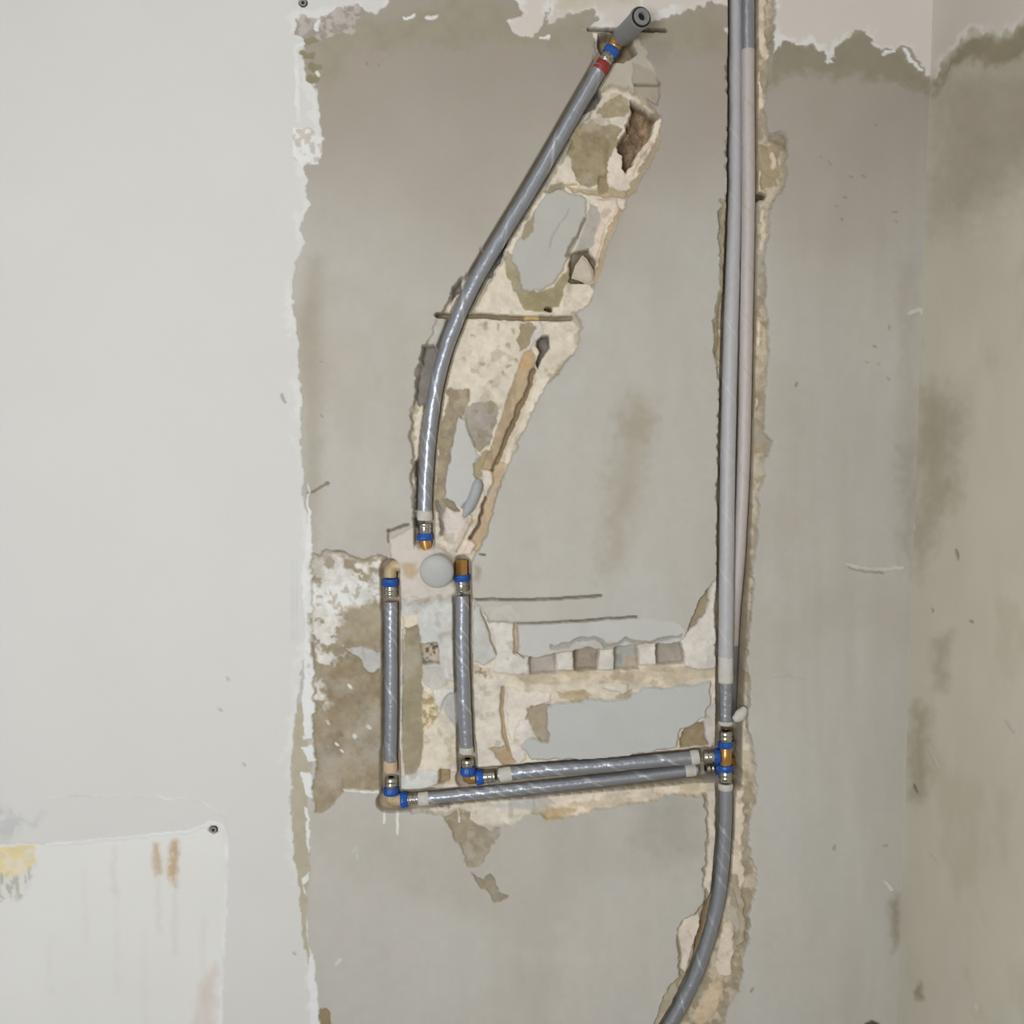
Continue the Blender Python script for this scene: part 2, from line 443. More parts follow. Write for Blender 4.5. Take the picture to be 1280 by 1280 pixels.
f.stain([(246, 1230), (270, 1200), (272, 1300), (240, 1300)], (198, 186, 178), 8, .6, 4)
f.zone([(-40, 1060), (44, 1056), (46, 1076), (36, 1094), (10, 1100), (-40, 1100)], -.9, (224, 198, 154), None, 2, 1.5, 0, .05, 12, col2=(216, 205, 182), amt2=-.1, size2=14, soft=3)
f.stain([(-40, 1098), (30, 1094), (44, 1082), (40, 1104), (20, 1122), (-40, 1130)], (166, 168, 156), 5, .8, 5, col2=(206, 204, 198), amt2=-.05, size2=8, aniso=(.5, 1.6))
f.stain([(-40, 1012), (20, 1014), (34, 1030), (20, 1046), (-40, 1050)], (178, 181, 180), 9, .7, 6, col2=(198, 199, 197), amt2=0, size2=14)
f.stain([(38, 1030), (46, 1034), (54, 1012), (60, 1018)], (188, 190, 188), 4, .7, 3, line=2)
# grey strip between paint and flakes, low
f.zone([(372, 880), (382, 870), (388, 960), (384, 1010), (388, 1060), (384, 1120), (382, 1160), (392, 1210), (390, 1214), (380, 1180), (370, 1090), (364, 1010), (364, 960)],
       -.2, (172, 164, 146), None, 2, 1.5, .2, .05, 9)
p_flake = f.pid('paint_flake', 'paint')
for poly in ([(386, 600), (390, 690), (394, 705), (392, 760), (394, 790), (388, 800), (392, 850), (390, 870), (382, 868), (379, 830), (384, 780), (376, 720), (382, 690)],
             [(379, 850), (389, 850), (392, 890), (390, 922), (380, 924), (378, 890)],
             [(379, 934), (390, 930), (396, 952), (386, 952)], [(377, 964), (386, 966), (394, 982), (390, 998), (382, 992)],
             [(380, 1008), (385, 1012), (388, 1060), (386, 1066), (383, 1040)], [(376, 1100), (384, 1090), (386, 1096), (378, 1108), (384, 1118), (378, 1114)],
             [(388, 1184), (394, 1206), (398, 1240), (398, 1290), (388, 1290), (387, 1240)]):
    f.zone(poly, -1.2, (226, 221, 216), p_flake, 2, 1.1, .2, .02, 8)

# old bare masonry patch left of the pipes
p_old = f.pid('bare_masonry_patch', 'rough', 'brown bare masonry with white lime bloom')
f.zone([(389, 694), (420, 689), (450, 694), (482, 697), (484, 720), (484, 985), (470, 992), (432, 989), (424, 1000), (414, 1010), (398, 1018), (390, 1004),
        (393, 960), (391, 900), (390, 850), (392, 760)],
       3.2, (152, 140, 120), p_old, 3, 1.3, 1.1, .10, 14, col2=(142, 128, 106), amt2=-.05, size2=22)
f.zone([(389, 700), (470, 698), (478, 735), (476, 752), (448, 760), (420, 765), (440, 800), (418, 820), (400, 850), (408, 880), (396, 900), (390, 850)],
       None, (205, 201, 195), None, 6, 1, soft=6, op=1, col2=(148, 138, 118), amt2=-.06, size2=12, mott=.06, msize=6)
f.zone([(392, 730), (470, 730), (476, 750), (440, 760), (400, 765)], None, (217, 215, 210), None, 8, 1, soft=6, op=.9, col2=(178, 172, 162), amt2=-.2, size2=7)
f.zone([(440, 762), (478, 758), (480, 808), (450, 800), (424, 808), (420, 790)], 2.5, (158, 147, 126), None, 4, 2, .6, .05, 12, soft=5)
f.zone([(432, 812), (450, 808), (480, 816), (482, 832), (466, 842), (458, 838), (450, 824)], .8, (184, 182, 178), None, 2, 1.5, .2, .02, 12)
for sx, sy, sr in ((443, 922, 2.4), (420, 930, 1.6), (426, 939, 1.6), (461, 910, 2.2), (437, 858, 2.4), (409, 905, 1.6)):
    f.zone([(sx - 1, sy - 1), (sx + 1, sy + 1)], None, (220, 218, 210), None, 1.5, 1, line=sr, add=-1)
f.zone([(430, 989), (450, 990), (474, 992)], None, (222, 216, 206), None, 1.5, 1, line=1.2, add=-1.5)

# ------- the diagonal chase from shower outlet to mixer
p_ch = f.pid('chase_bed', 'rough', 'cream broken block and plaster exposed in the pipe chase')
f.zone([(748, 44), (800, 48), (816, 80), (822, 106), (800, 112), (760, 112), (740, 122), (742, 90)], 3.0, (178, 170, 156), None, 2.5, 2, .5, .04, 14)
f.zone([(792, 76), (812, 84), (824, 104), (822, 132), (800, 118), (792, 104)], 6.0, (162, 153, 138), None, 2.0, 1.5, .4, .04, 12, slope=(.12, .05))  # darker sunken wedge carries the plug's cast shadow in its colour
DI = [(742, 118), (760, 104), (790, 106), (802, 118), (816, 134), (826, 146), (825, 176), (814, 196), (800, 222), (788, 240), (778, 262), (766, 290), (756, 318),
      (748, 345), (740, 374), (722, 390), (727, 412), (720, 436), (700, 462), (682, 482), (668, 506), (656, 534), (644, 566), (628, 596), (618, 630), (606, 662),
      (598, 684), (588, 704), (560, 702), (538, 690), (516, 676), (520, 640), (514, 606), (516, 572), (512, 548), (518, 500), (522, 462), (538, 424), (553, 392), (568, 362),
      (592, 328), (622, 288), (646, 250), (674, 214), (704, 172), (726, 138)]
f.zone(DI, 8.5, CREAM, p_ch, 2.6, 1.6, 1.0, .035, 16, rim=((160, 147, 122), 6, .75))
# grey render left standing beside the pipe
f.zone([(718, 150), (730, 140), (742, 134), (700, 205), (668, 256), (640, 300), (620, 336), (600, 372), (588, 398), (566, 398), (590, 345), (620, 300), (660, 240)],
       3.5, (168, 164, 154), None, 2, 1.5, .4, .03, 12)
f.zone([(548, 396), (574, 396), (556, 440), (548, 480), (540, 520), (530, 520), (522, 480), (536, 430)], 3.0, (176, 172, 165), None, 1.5, 1.5, .3, .03, 12)
# brown block faces at the top
p_b1 = f.pid('exposed_block', 'rough', 'olive brown block face')
f.zone([(744, 140), (752, 126), (766, 116), (778, 112), (788, 120), (788, 134), (776, 144), (756, 146)], 9.5, (160, 147, 122), p_b1, 3, 1.5, .8, .08, 9, col2=(172, 162, 138), amt2=-.2, size2=9)
p_b2 = f.pid('exposed_block', 'rough', 'olive brown block face')
f.zone([(716, 168), (728, 154), (744, 148), (758, 150), (776, 158), (772, 184), (764, 200), (758, 226), (740, 230), (722, 226), (712, 200), (708, 186)],
       9.5, (152, 139, 113), p_b2, 3.5, 1.5, 1.0, .09, 10, col2=(140, 126, 100), amt2=-.1, size2=12)
f.zone([(742, 148), (780, 150), (778, 156), (746, 153)], 8, (204, 198, 184), None, 2.5, 1.2, .4)
p_h1 = f.pid('cavity', 'rough', 'deep dark brown broken hole')
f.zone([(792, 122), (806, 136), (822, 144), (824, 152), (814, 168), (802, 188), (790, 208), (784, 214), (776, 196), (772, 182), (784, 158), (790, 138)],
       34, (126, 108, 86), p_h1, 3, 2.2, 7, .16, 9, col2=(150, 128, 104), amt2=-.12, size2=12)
f.zone([(772, 178), (780, 196), (782, 214), (774, 232), (762, 236), (762, 206)], 8, (212, 198, 184), None, 2.2, 1.5, .7, .03)
f.zone([(824, 150), (820, 166), (806, 184), (794, 202), (788, 214)], 6, (214, 198, 180), None, 2, 1.5, line=4)
f.zone([(825, 168), (816, 196), (800, 218), (788, 240)], 3.5, (166, 152, 128), None, 3, 2, line=4)
f.zone([(704, 228), (748, 232), (786, 236), (784, 244), (750, 243), (720, 238)], 12, (170, 154, 126), None, 2, 1.2, .8, .06)
f.zone([(750, 218), (760, 218), (760, 238), (748, 240)], 13, (146, 130, 104), None, 1.5, 1.2, .6)
f.zone([(712, 231), (746, 233)], None, (212, 202, 184), None, 1, 1, line=1, add=-2)
f.zone([(680, 238), (690, 228), (704, 226), (706, 234), (690, 240)], 10, (150, 140, 116), None, 2, 1.2, .5)
# grey concave face in the middle
p_g1 = f.pid('render_island', 'render', 'smooth grey render left inside the chase')
f.zone([(628, 322), (636, 312), (644, 320), (652, 352), (670, 364), (690, 358), (706, 340), (716, 318), (722, 332), (706, 362), (700, 382), (680, 390), (656, 386), (640, 360), (632, 340)],
       9.0, (152, 140, 112), None, 2, 1.5, .6, .06, 9)
f.zone([(682, 240), (700, 236), (718, 242), (732, 248), (734, 268), (726, 290), (712, 314), (702, 340), (690, 354), (672, 362), (652, 360), (648, 338), (638, 320), (648, 300), (660, 278), (672, 256)],
       4.5, (176, 174, 168), p_g1, 2, 1.6, .3, .02, 20)
for q in ([(730, 272), (724, 290), (712, 306), (708, 318)],):
    f.zone(q, None, (128, 120, 104), None, 1.5, 1, line=2.2, add=1.5)
f.zone([(712, 262), (694, 290), (686, 308)], None, (158, 154, 146), None, 1.2, 1, line=1.2, add=.4)
f.zone([(664, 268), (670, 262), (668, 286), (656, 298), (652, 292)], 7, (152, 142, 120), None, 2, 1.2, .5)
f.zone([(736, 252), (748, 256), (752, 276), (744, 306), (728, 318), (718, 316), (728, 292), (736, 270)], 7.5, (166, 160, 152), None, 1.5, 1.8, .3, .03)
f.zone([(748, 248), (770, 246), (772, 258), (760, 280), (750, 310), (744, 330), (740, 316), (746, 290), (752, 270)], 5.0, (210, 194, 178), None, 2, 1.6, .7, .04)
f.zone([(774, 262), (762, 292), (752, 322), (746, 350)], 2.5, (176, 156, 130), None, 2.5, 1.5, line=3)
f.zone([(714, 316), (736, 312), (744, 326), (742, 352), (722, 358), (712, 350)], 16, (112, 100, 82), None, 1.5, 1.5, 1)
f.zone([(712, 354), (738, 352), (744, 366), (732, 384), (714, 390), (704, 388), (708, 368)], 6, (206, 195, 178), None, 2, 1.6, .8, .04)
# joint line and holes
p_j = f.pid('mortar_joint', 'rough', 'dark recessed mortar joint')
f.zone([(547, 394), (580, 394), (610, 394), (660, 397), (714, 397)], 17, (134, 122, 98), p_j, 1.0, 1.0, line=3.0)
f.zone([(657, 396), (673, 397)], 14, (190, 164, 114), None, 1, 1, line=2.2)
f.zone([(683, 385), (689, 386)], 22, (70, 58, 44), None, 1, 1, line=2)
f.zone([(650, 404), (662, 402), (669, 408), (666, 420), (660, 434), (650, 440), (646, 426), (650, 414)], 10, (154, 142, 116), None, 2.5, 1.2, .8, .06)
for sx, sy, sr in ((608, 406, 2.6), (624, 406, 2), (603, 454, 1.8), (636, 432, 2.2), (635, 458, 2.4), (641, 412, 1.8), (630, 466, 1.6), (613, 476, 1.4), (590, 420, 1.2), (645, 450, 2)):
    an_ = random.uniform(0, 6.28); cx_, sx_ = math.cos(an_) * 2, math.sin(an_) * 2
    f.zone([(sx - cx_, sy - sx_), (sx + cx_, sy + sx_)], None, (156, 147, 122), None, 2.0, 1, line=sr, add=1.2, soft=1.6, op=.8)
f.zone([(672, 424), (678, 420), (686, 420), (687, 434), (680, 446), (672, 460), (670, 456), (676, 440), (672, 432)], 26, (120, 112, 106), None, 1, 1.3, 1)
f.zone([(668, 410), (676, 404), (680, 418), (670, 426), (664, 436), (662, 430)], 6, (196, 190, 184), None, 2, 1.5, .3)
# drilled slots that show beside the pipe
for poly, d in (([(733, 118), (746, 108), (750, 118), (738, 136), (728, 138)], 26), ([(688, 194), (696, 188), (692, 204), (684, 208)], 24),
                ([(606, 346), (618, 312), (634, 286), (638, 290), (630, 312), (612, 346)], 22), ([(566, 360), (576, 348), (574, 362), (564, 380)], 22),
                ([(530, 432), (542, 432), (546, 440), (536, 500), (524, 508), (518, 496), (524, 462)], 19), ([(519, 576), (528, 572), (528, 640), (520, 640)], 24),
                ([(517, 648), (528, 648), (528, 664), (518, 664)], 26)):
    f.zone(poly, d, (140, 132, 126), None, 1.8, 2.2, .4, .03, slope=(.6, -.05))
# lower half of the diagonal chase
f.zone([(556, 486), (584, 485), (586, 500), (580, 520), (568, 560), (562, 600), (556, 640), (542, 640), (544, 600), (548, 560), (550, 530), (558, 508)], 10.5, (146, 134, 114), None, 2.5, 1.4, .9, .06, 10, col2=(162, 148, 126), amt2=-.15, size2=10)
f.zone([(582, 508), (616, 500), (624, 510), (620, 530), (612, 552), (600, 566), (590, 556), (582, 530)], 9.5, (158, 150, 140), None, 3, 1.6, .7, .06, 9, col2=(146, 136, 118), amt2=-.1, size2=9)
f.zone([(543, 547), (566, 548), (568, 556), (556, 562), (543, 556)], 12, (150, 138, 112), None, 1.5, 1.2, .6)
f.zone([(572, 520), (582, 526), (588, 548), (594, 562), (600, 580), (594, 604), (584, 628), (576, 634), (556, 628), (556, 600), (562, 570)], 5, (184, 182, 178), p_g1, 1.8, 1.6, .3, .02)
f.zone([(600, 566), (624, 560), (622, 580), (606, 592), (594, 600), (594, 580)], 9, (158, 146, 120), None, 2.5, 1.5, .8, .05)
p_st = f.pid('clay_strip', 'rough', 'ochre brown clay strip running down the chase')
f.zone([(656, 440), (666, 436), (672, 444), (666, 470), (656, 500), (644, 526), (632, 552), (620, 576), (606, 592), (600, 590), (610, 566), (622, 536), (634, 500), (644, 468)],
       11, OCHRE, p_st, 1.6, 1.3, .9, .05, 10, col2=(164, 146, 122), amt2=-.05, size2=14, aniso=(.6, 2))
f.zone([(652, 446), (668, 442), (664, 460), (648, 464)], None, (186, 156, 114), None, 2, 1, soft=3, op=.7)
f.zone([(666, 462), (662, 480), (648, 512), (634, 548), (620, 580), (612, 596)], 18, (140, 124, 100), None, 1.5, 1.3, line=2.6)
f.zone([(670, 470), (656, 506), (640, 546), (626, 582)], 7, (204, 188, 166), None, 1.6, 1.2, line=1.8)
f.zone([(626, 584), (614, 620), (604, 652), (594, 684)], 10, (182, 162, 136), None, 2.4, 1.6, line=6.5, mott=.06)
f.zone([(603, 586), (616, 588), (616, 604), (606, 622), (604, 604)], 5, (206, 196, 184), None, 1.5, 1.5, .3)
f.zone([(606, 622), (598, 656), (588, 676)], 16, (118, 96, 80), None, 1.2, 1.1, line=1.7)
f.zone([(560, 628), (578, 634), (590, 646), (580, 660), (572, 684), (562, 690), (556, 664), (556, 640)], 4.5, (207, 198, 190), None, 1.5, 1.5, .4, .02)
f.zone([(552, 624), (568, 628), (576, 640), (568, 640), (556, 634)], 10, (140, 130, 110), None, 1.5, 1.2, .6)
f.zone([(545, 630), (551, 640), (552, 668)], 14, (122, 116, 112), None, 1.5, 1.2, line=2.2)
f.zone([(586, 646), (590, 652), (580, 674), (570, 692), (564, 688), (574, 666)], 4, (198, 186, 172), None, 1.4, 1.5, .5)
f.zone([(588, 676), (594, 682), (588, 694), (578, 694)], 5, (206, 190, 176), None, 1.5, 1.5, .5)
# left smear patch above the mixer, crack
f.zone([(486, 676), (500, 668), (514, 660), (522, 664), (528, 680), (556, 690), (566, 704), (560, 752), (506, 766), (497, 760), (494, 742), (484, 716), (488, 700)], 2.5, PINKG, None, 2, 2, .8, .03, 10)
f.zone([(484, 664), (496, 662), (510, 656)], None, (118, 110, 94), None, 1.4, 1, line=1.8, add=4)
f.zone([(485, 662), (485, 678)], None, (128, 120, 104), None, 1.2, 1, line=1.4, add=3)
f.zone([(600, 694), (606, 694)], None, (104, 98, 88), None, .8, 1, line=1.2, add=3)
f.zone([(592, 706), (602, 712), (600, 724), (592, 728)], None, (150, 138, 116), None, 3, 1, soft=4, op=.7)

# ------- between and beside the two drop pipes
p_mid = f.pid('mixer_recess', 'rough', 'patched plaster and block between the drop pipes')
f.zone([(496, 738), (520, 746), (560, 748), (574, 740), (590, 748), (600, 760), (640, 770), (648, 782), (648, 815), (662, 822), (700, 815), (760, 812), (820, 806), (850, 800), (862, 788), (882, 760), (892, 728),
        (898, 726), (898, 850), (892, 900), (892, 985), (840, 992), (760, 1006), (700, 1014), (640, 1020), (580, 1016), (520, 1016), (482, 1014), (484, 980), (497, 975)],
       7.0, CREAM, p_mid, 2.2, 1.6, .9, .035, 14)
f.zone([(500, 740), (524, 746), (572, 744), (574, 800), (572, 852), (552, 856), (530, 850), (524, 800), (505, 785), (500, 770)], 4.5, (192, 191, 187), p_mid, 1.8, 1.8, .4, .02, 24)
f.zone([(528, 752), (548, 752), (550, 806), (528, 806)], 4.0, (194, 195, 192), None, 1.2, 1.4, .2, .015)
f.zone([(555, 790), (572, 790), (572, 850), (556, 850)], 4.2, (198, 197, 193), None, 1.2, 1.4, .2, .015)
p_board = f.pid('mortar_strip', 'rough', 'olive brown mortar strip beside the left drop pipe')
f.zone([(505, 784), (523, 783), (525, 810), (528, 860), (528, 930), (526, 956), (518, 966), (504, 970), (502, 900), (503, 840)], 8.5, (150, 140, 118), p_board, 1.4, 1.2, .7, .04, 14)
f.zone([(503, 771), (521, 770), (522, 784), (505, 785)], 3.5, (212, 200, 184), None, 1.5, 1.3, .4)
f.zone([(500, 788), (500, 850), (499, 960)], 4, (202, 200, 196), None, .8, 1, line=2.2)
f.zone([(525, 808), (548, 806), (549, 830), (526, 832)], 12, (176, 164, 144), None, 2, 1.4, 3.0, .16, 5, col2=(104, 92, 78), amt2=-.22, size2=5)
f.zone([(527, 834), (553, 836), (560, 858), (540, 866), (528, 852)], 5.5, (188, 184, 178), None, 1.8, 1.5, .5, .03)
f.zone([(528, 866), (540, 868), (546, 896), (540, 912), (528, 918)], 10, (160, 144, 112), None, 3.2, 1.4, .9, .10, 7, col2=(206, 190, 160), amt2=-.05, size2=7)
f.zone([(550, 872), (574, 864), (576, 914), (566, 906), (554, 890)], 9, (182, 182, 180), None, 1.2, 2, .2, .02, slope=(.3, 0))
f.zone([(540, 864), (574, 862), (556, 874), (548, 890)], 4.5, (208, 204, 197), None, 1.6, 1.6, .3)
f.zone([(529, 918), (548, 900), (574, 914), (576, 956), (556, 962), (530, 962)], 6, (210, 201, 184), None, 1.6, 1.4, .8, .03, 14)
f.zone([(498, 972), (520, 966), (534, 962), (548, 966), (548, 982), (530, 988), (498, 990)], 3.5, (198, 197, 194), None, 1.4, 1.5, .3, .015)
f.zone([(549, 966), (562, 966), (562, 980), (549, 982)], 16, (160, 142, 112), None, 1.2, 1.2, 1.5, .14, 5)
f.zone([(562, 970), (574, 966), (576, 982), (562, 984)], 9, (196, 184, 164), None, 1.5, 1.2, 1)
f.zone([(592, 752), (602, 760), (612, 800), (622, 822), (606, 832), (592, 826)], 3.2, (188, 187, 184), None, 1.6, 1.5, .3, .02)
f.zone([(600, 762), (608, 782), (614, 804), (622, 820)], None, (134, 124, 110), None, 1.2, 1, line=.9, add=2.5)
f.zone([(602, 758), (640, 756), (648, 770), (648, 780), (612, 780)], 1.5, (184, 180, 172), None, 2, 2, .3, .04)
f.zone([(612, 782), (643, 780), (643, 818), (660, 824), (660, 842), (640, 846), (616, 840), (622, 818)], 4.5, (204, 199, 192), None, 1.4, 1.5, .4, .02)
f.zone([(592, 832), (606, 834), (616, 838), (612, 850), (594, 848)], 6, (194, 184, 168), None, 2.5, 1.4, 1.2, .1, 6, col2=(150, 136, 112), amt2=-.3, size2=6)
f.zone([(592, 852), (622, 850), (630, 850), (630, 960), (608, 962), (594, 950)], 6.5, (206, 199, 187), None, 1.2, 1.5, .4, .03, 20)
f.zone([(628, 862), (627, 900), (630, 926), (638, 944)], 12, (168, 150, 124), None, 1.0, 1.2, line=2.2)
f.zone([(634, 862), (650, 862), (690, 868), (688, 878), (664, 886), (652, 912), (640, 930), (634, 920)], 4.0, (212, 204, 192), None, 2, 1.6, .6, .02)
f.zone([(610, 938), (630, 936), (640, 944), (644, 956), (636, 962), (626, 958), (620, 948)], 10, (172, 150, 122), None, 2.2, 1.3, 1, .08, 8)
f.zone([(636, 930), (650, 930), (658, 950), (646, 958), (640, 946)], 4.5, (206, 198, 188), None, 1.6, 1.5, .4)
# grey island above the horizontal pipes
f.zone([(664, 884), (690, 880), (690, 930), (676, 930), (668, 918), (654, 908)], 8, (158, 146, 126), None, 2.4, 1.6, .6, .05)
f.zone([(648, 904), (662, 902), (668, 920), (664, 930), (648, 930), (642, 924)], 5.5, (208, 200, 192), None, 2.5, 1.6, .8, .05, 7)
f.zone([(684, 884), (732, 874), (760, 876), (784, 874), (800, 864), (850, 857), (888, 854), (890, 884), (884, 896), (868, 906), (852, 912), (848, 936), (800, 943),
        (776, 952), (700, 950), (664, 950), (650, 934), (662, 924), (686, 928)], 1.0, (180, 180, 178), p_g1, 1.8, 1.5, .3, .02, 30)
f.zone([(856, 914), (872, 908), (888, 902), (888, 936), (852, 938)], 15, (148, 132, 106), None, 1.8, 1.5, 1.2, .08, 8)
f.zone([(884, 884), (894, 880), (896, 936), (886, 930), (880, 912)], 6, (186, 180, 174), None, 1.5, 1.5, .4)
f.zone([(696, 866), (728, 864), (738, 872), (716, 880), (700, 874)], 7, (178, 162, 132), None, 2.5, 1.4, .9, .10, 7)
f.zone([(640, 843), (668, 842), (700, 838), (744, 840), (780, 838), (820, 834), (860, 834), (896, 838), (898, 848), (850, 856), (792, 862), (768, 856), (740, 858), (700, 858), (660, 856)],
       6.5, TAN, None, 2, 1.6, 1.2, .06, 9, col2=(205, 192, 172), amt2=-.1, size2=12, aniso=(2, .7))
f.zone([(752, 858), (784, 856), (786, 868), (770, 866), (754, 862)], 3.5, (216, 206, 192), None, 1.6, 1.3, .4)
f.zone([(784, 864), (792, 862), (788, 872), (770, 874)], 9, (168, 148, 118), None, 2, 1.2, .8)
f.zone([(642, 848), (670, 842), (690, 848), (660, 856)], None, (176, 164, 146), None, 2.5, 1, soft=4, op=.8)
# upper plate edge, cracks, groove
f.zone([(648, 780), (690, 777), (730, 778), (800, 772), (850, 780), (858, 800), (820, 806), (800, 800), (780, 806), (760, 800), (730, 806), (700, 806), (690, 814), (662, 820), (648, 815)],
       .8, (185, 184, 180), None, 1.8, 1.6, .3, .02, 20)
f.zone([(690, 808), (712, 806), (724, 800), (750, 800), (756, 808), (770, 806), (782, 798), (796, 804), (812, 806), (832, 800), (850, 796)], 3.5, (158, 154, 148), None, 2.0, 1.4, line=2.2)
f.zone([(594, 749), (640, 750), (665, 750), (700, 748), (752, 745)], 6, (132, 124, 112), None, .7, .9, line=1.25)
f.zone([(644, 780), (700, 778), (740, 775), (796, 771)], 6, (126, 120, 110), None, .6, .9, line=1.15)
f.zone([(602, 776), (644, 778)], None, (170, 164, 156), None, .6, 1, line=.8, add=1)
f.zone([(644, 782), (645, 800), (644, 816)], 11, (176, 160, 136), None, .9, 1.1, line=2.5)
f.zone([(646, 816), (655, 822)], 6, (130, 122, 112), None, .9, 1, line=1.0)
# castellated ribs between the cut slots
f.zone([(661, 821), (672, 824), (694, 820), (694, 842), (662, 844)], 18, (170, 164, 156), None, 1.2, 1.2, 1.2, .05, 8, slope=(0, -.5))
f.zone([(717, 816), (736, 810), (748, 814), (748, 838), (718, 840)], 24, (166, 154, 140), None, 1.2, 1.2, 1.5, .06, 8, slope=(0, -.7))
f.zone([(768, 810), (796, 808), (798, 838), (768, 838)], 18, (172, 172, 166), None, 1.2, 1.2, 1.2, .05, 8, slope=(0, -.4))
f.zone([(768, 822), (778, 820), (780, 834), (770, 836)], None, (132, 136, 126), None, 2, 1, soft=3, op=.8)
f.zone([(782, 824), (798, 824), (798, 838), (782, 836)], None, (176, 154, 134), None, 2, 1, soft=3, op=.8)
f.zone([(821, 808), (846, 801), (852, 806), (857, 830), (821, 833)], 20, (158, 151, 140), None, 1.2, 1.2, .6, .03, 8, slope=(0, -.4))
for q in ([(695, 817), (717, 815), (717, 839), (697, 839)], [(749, 814), (768, 812), (768, 838), (749, 838)], [(799, 810), (821, 808), (820, 832), (799, 833)]):
    f.zone(q, 2.5, (205, 199, 191), 'block_rib', .8, 1.1, .3, .02, label='pale square block rib between cut slots')
f.zone([(832, 802), (848, 797), (852, 802), (840, 806), (824, 808)], 2, (186, 184, 186), None, 1, 1.2, .2)
# cream wedge by the riser
p_w = f.pid('plaster_wedge', 'rough', 'pale plaster wedge beside the riser pipes')
f.zone([(894, 724), (898, 724), (898, 836), (880, 838), (858, 834), (852, 802), (862, 790), (884, 762), (890, 740)], 2.5, (206, 200, 193), p_w, 1.5, 1.5, .4, .02, 14)
f.zone([(889, 736), (886, 748), (882, 766), (870, 782), (860, 790), (864, 774), (874, 752), (884, 738)], 9, (152, 140, 118), None, 1.6, 1.4, .6, .06)  # brown shadow beside the wedge, put into colour and a cut

# ------- the riser chase on the right
p_rc = f.pid('riser_chase', 'rough', 'brown and cream broken edge of the riser chase')
f.zone([(918, -60), (966, -60), (972, 14), (966, 44), (958, 72), (960, 100), (956, 130), (960, 150), (962, 166), (980, 166), (986, 190), (980, 232), (966, 250), (960, 290), (955, 320),
        (960, 345), (956, 380), (964, 410), (960, 460), (956, 500), (956, 540), (966, 556), (954, 584), (948, 640), (944, 700), (940, 760), (934, 830), (936, 890), (942, 950), (946, 984),
        (938, 1020), (936, 1060), (946, 1095), (940, 1130), (938, 1160), (932, 1190), (930, 1215), (922, 1240), (908, 1270), (895, 1330), (800, 1420), (780, 1400), (812, 1310), (822, 1270), (836, 1236), (850, 1222),
        (852, 1196), (847, 1174), (852, 1152), (872, 1138), (880, 1126), (878, 1098), (884, 1060), (885, 1020), (878, 990), (890, 975), (896, 900), (896, 730), (897, 690), (897, 620),
        (899, 560), (900, 480), (894, 430), (893, 400), (902, 380), (902, 330), (900, 270), (904, 250), (910, 230), (909, 190), (911, 150), (910, 110), (907, 84), (913, 62), (917, 30)],
       7.0, (186, 174, 154), p_rc, 2.6, 1.8, 1.6, .06, 9, col2=(156, 144, 123), amt2=-.02, size2=13, rim=((154, 144, 126), 7, .8))
for q, lw in (([(952, -20), (954, 30), (957, 66)], 4.5), ([(948, 90), (951, 110), (952, 130)], 3.2), ([(950, 212), (951, 236)], 2.2), ([(966, 192), (969, 202)], 4), ([(954, 262), (955, 290), (951, 310)], 3.2),
              ([(950, 400), (949, 430)], 2.6), ([(946, 500), (944, 520)], 2.2), ([(940, 610), (938, 650)], 2.2), ([(932, 735), (931, 770), (929, 800)], 1.8), ([(924, 830), (926, 842)], 2.6)):
    f.zone(q, 4.5, (212, 196, 174), None, 2.2, 1.5, line=lw)
f.zone([(958, 168), (980, 168), (984, 186), (976, 180), (960, 176)], 3, (128, 118, 96), None, 2, 1.4, .4, soft=2)
f.zone([(950, 178), (974, 182), (976, 206), (968, 230), (952, 236)], 6, (160, 146, 120), None, 2.5, 1.5, 1, .08, 9)
f.zone([(966, 192), (970, 198), (968, 206)], 4, (214, 196, 178), None, 1.6, 1.2, line=3.5)
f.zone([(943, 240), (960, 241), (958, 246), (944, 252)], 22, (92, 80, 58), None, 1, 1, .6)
f.zone([(900, 250), (906, 256), (905, 320), (900, 380), (893, 400)], 2.5, (148, 138, 116), None, 2, 1.5, line=2.4)
f.zone([(892, 402), (898, 398), (900, 430), (894, 450)], 4, (140, 128, 104), None, 2, 1.5, .5)
# around the tee and down the lower bend
f.zone([(922, 872), (932, 890), (938, 920), (940, 960), (930, 984), (918, 984), (920, 930)], 10, (184, 170, 146), None, 2.2, 1.6, 1.4, .08, 8, col2=(206, 196, 180), amt2=-.1, size2=9)
f.zone([(884, 992), (896, 990), (896, 1060), (896, 1120), (888, 1124), (880, 1110), (886, 1062), (887, 1024)], 3.0, (206, 195, 182), None, 1.6, 1.5, .4, .02)
f.zone([(916, 990), (928, 986), (932, 1020), (928, 1080), (934, 1100), (926, 1120), (914, 1110), (918, 1050)], 5.0, (210, 196, 178), None, 2.4, 1.5, 1, .05, 9)
f.zone([(848, 1168), (856, 1150), (874, 1142), (876, 1150), (866, 1190), (858, 1220), (852, 1214), (854, 1194)], 3.5, (210, 198, 184), None, 1.5, 1.5, .5, .02)
f.zone([(884, 1128), (890, 1122), (886, 1150), (876, 1186), (868, 1200), (872, 1170)], 18, (140, 116, 88), None, 1.2, 1.3, .6)
f.zone([(904, 1160), (916, 1156), (918, 1190), (914, 1220), (900, 1224), (894, 1206)], 4.5, (210, 196, 180), None, 2, 1.5, .8, .03)
f.zone([(886, 1230), (902, 1222), (904, 1240), (894, 1266), (880, 1290), (868, 1280)], 6.5, (196, 176, 150), None, 2.2, 1.5, 1, .06, 9)
f.zone([(824, 1262), (836, 1240), (846, 1232), (848, 1246), (838, 1266), (824, 1290), (814, 1290)], 5, (170, 160, 140), None, 2, 1.5, .8, .06)
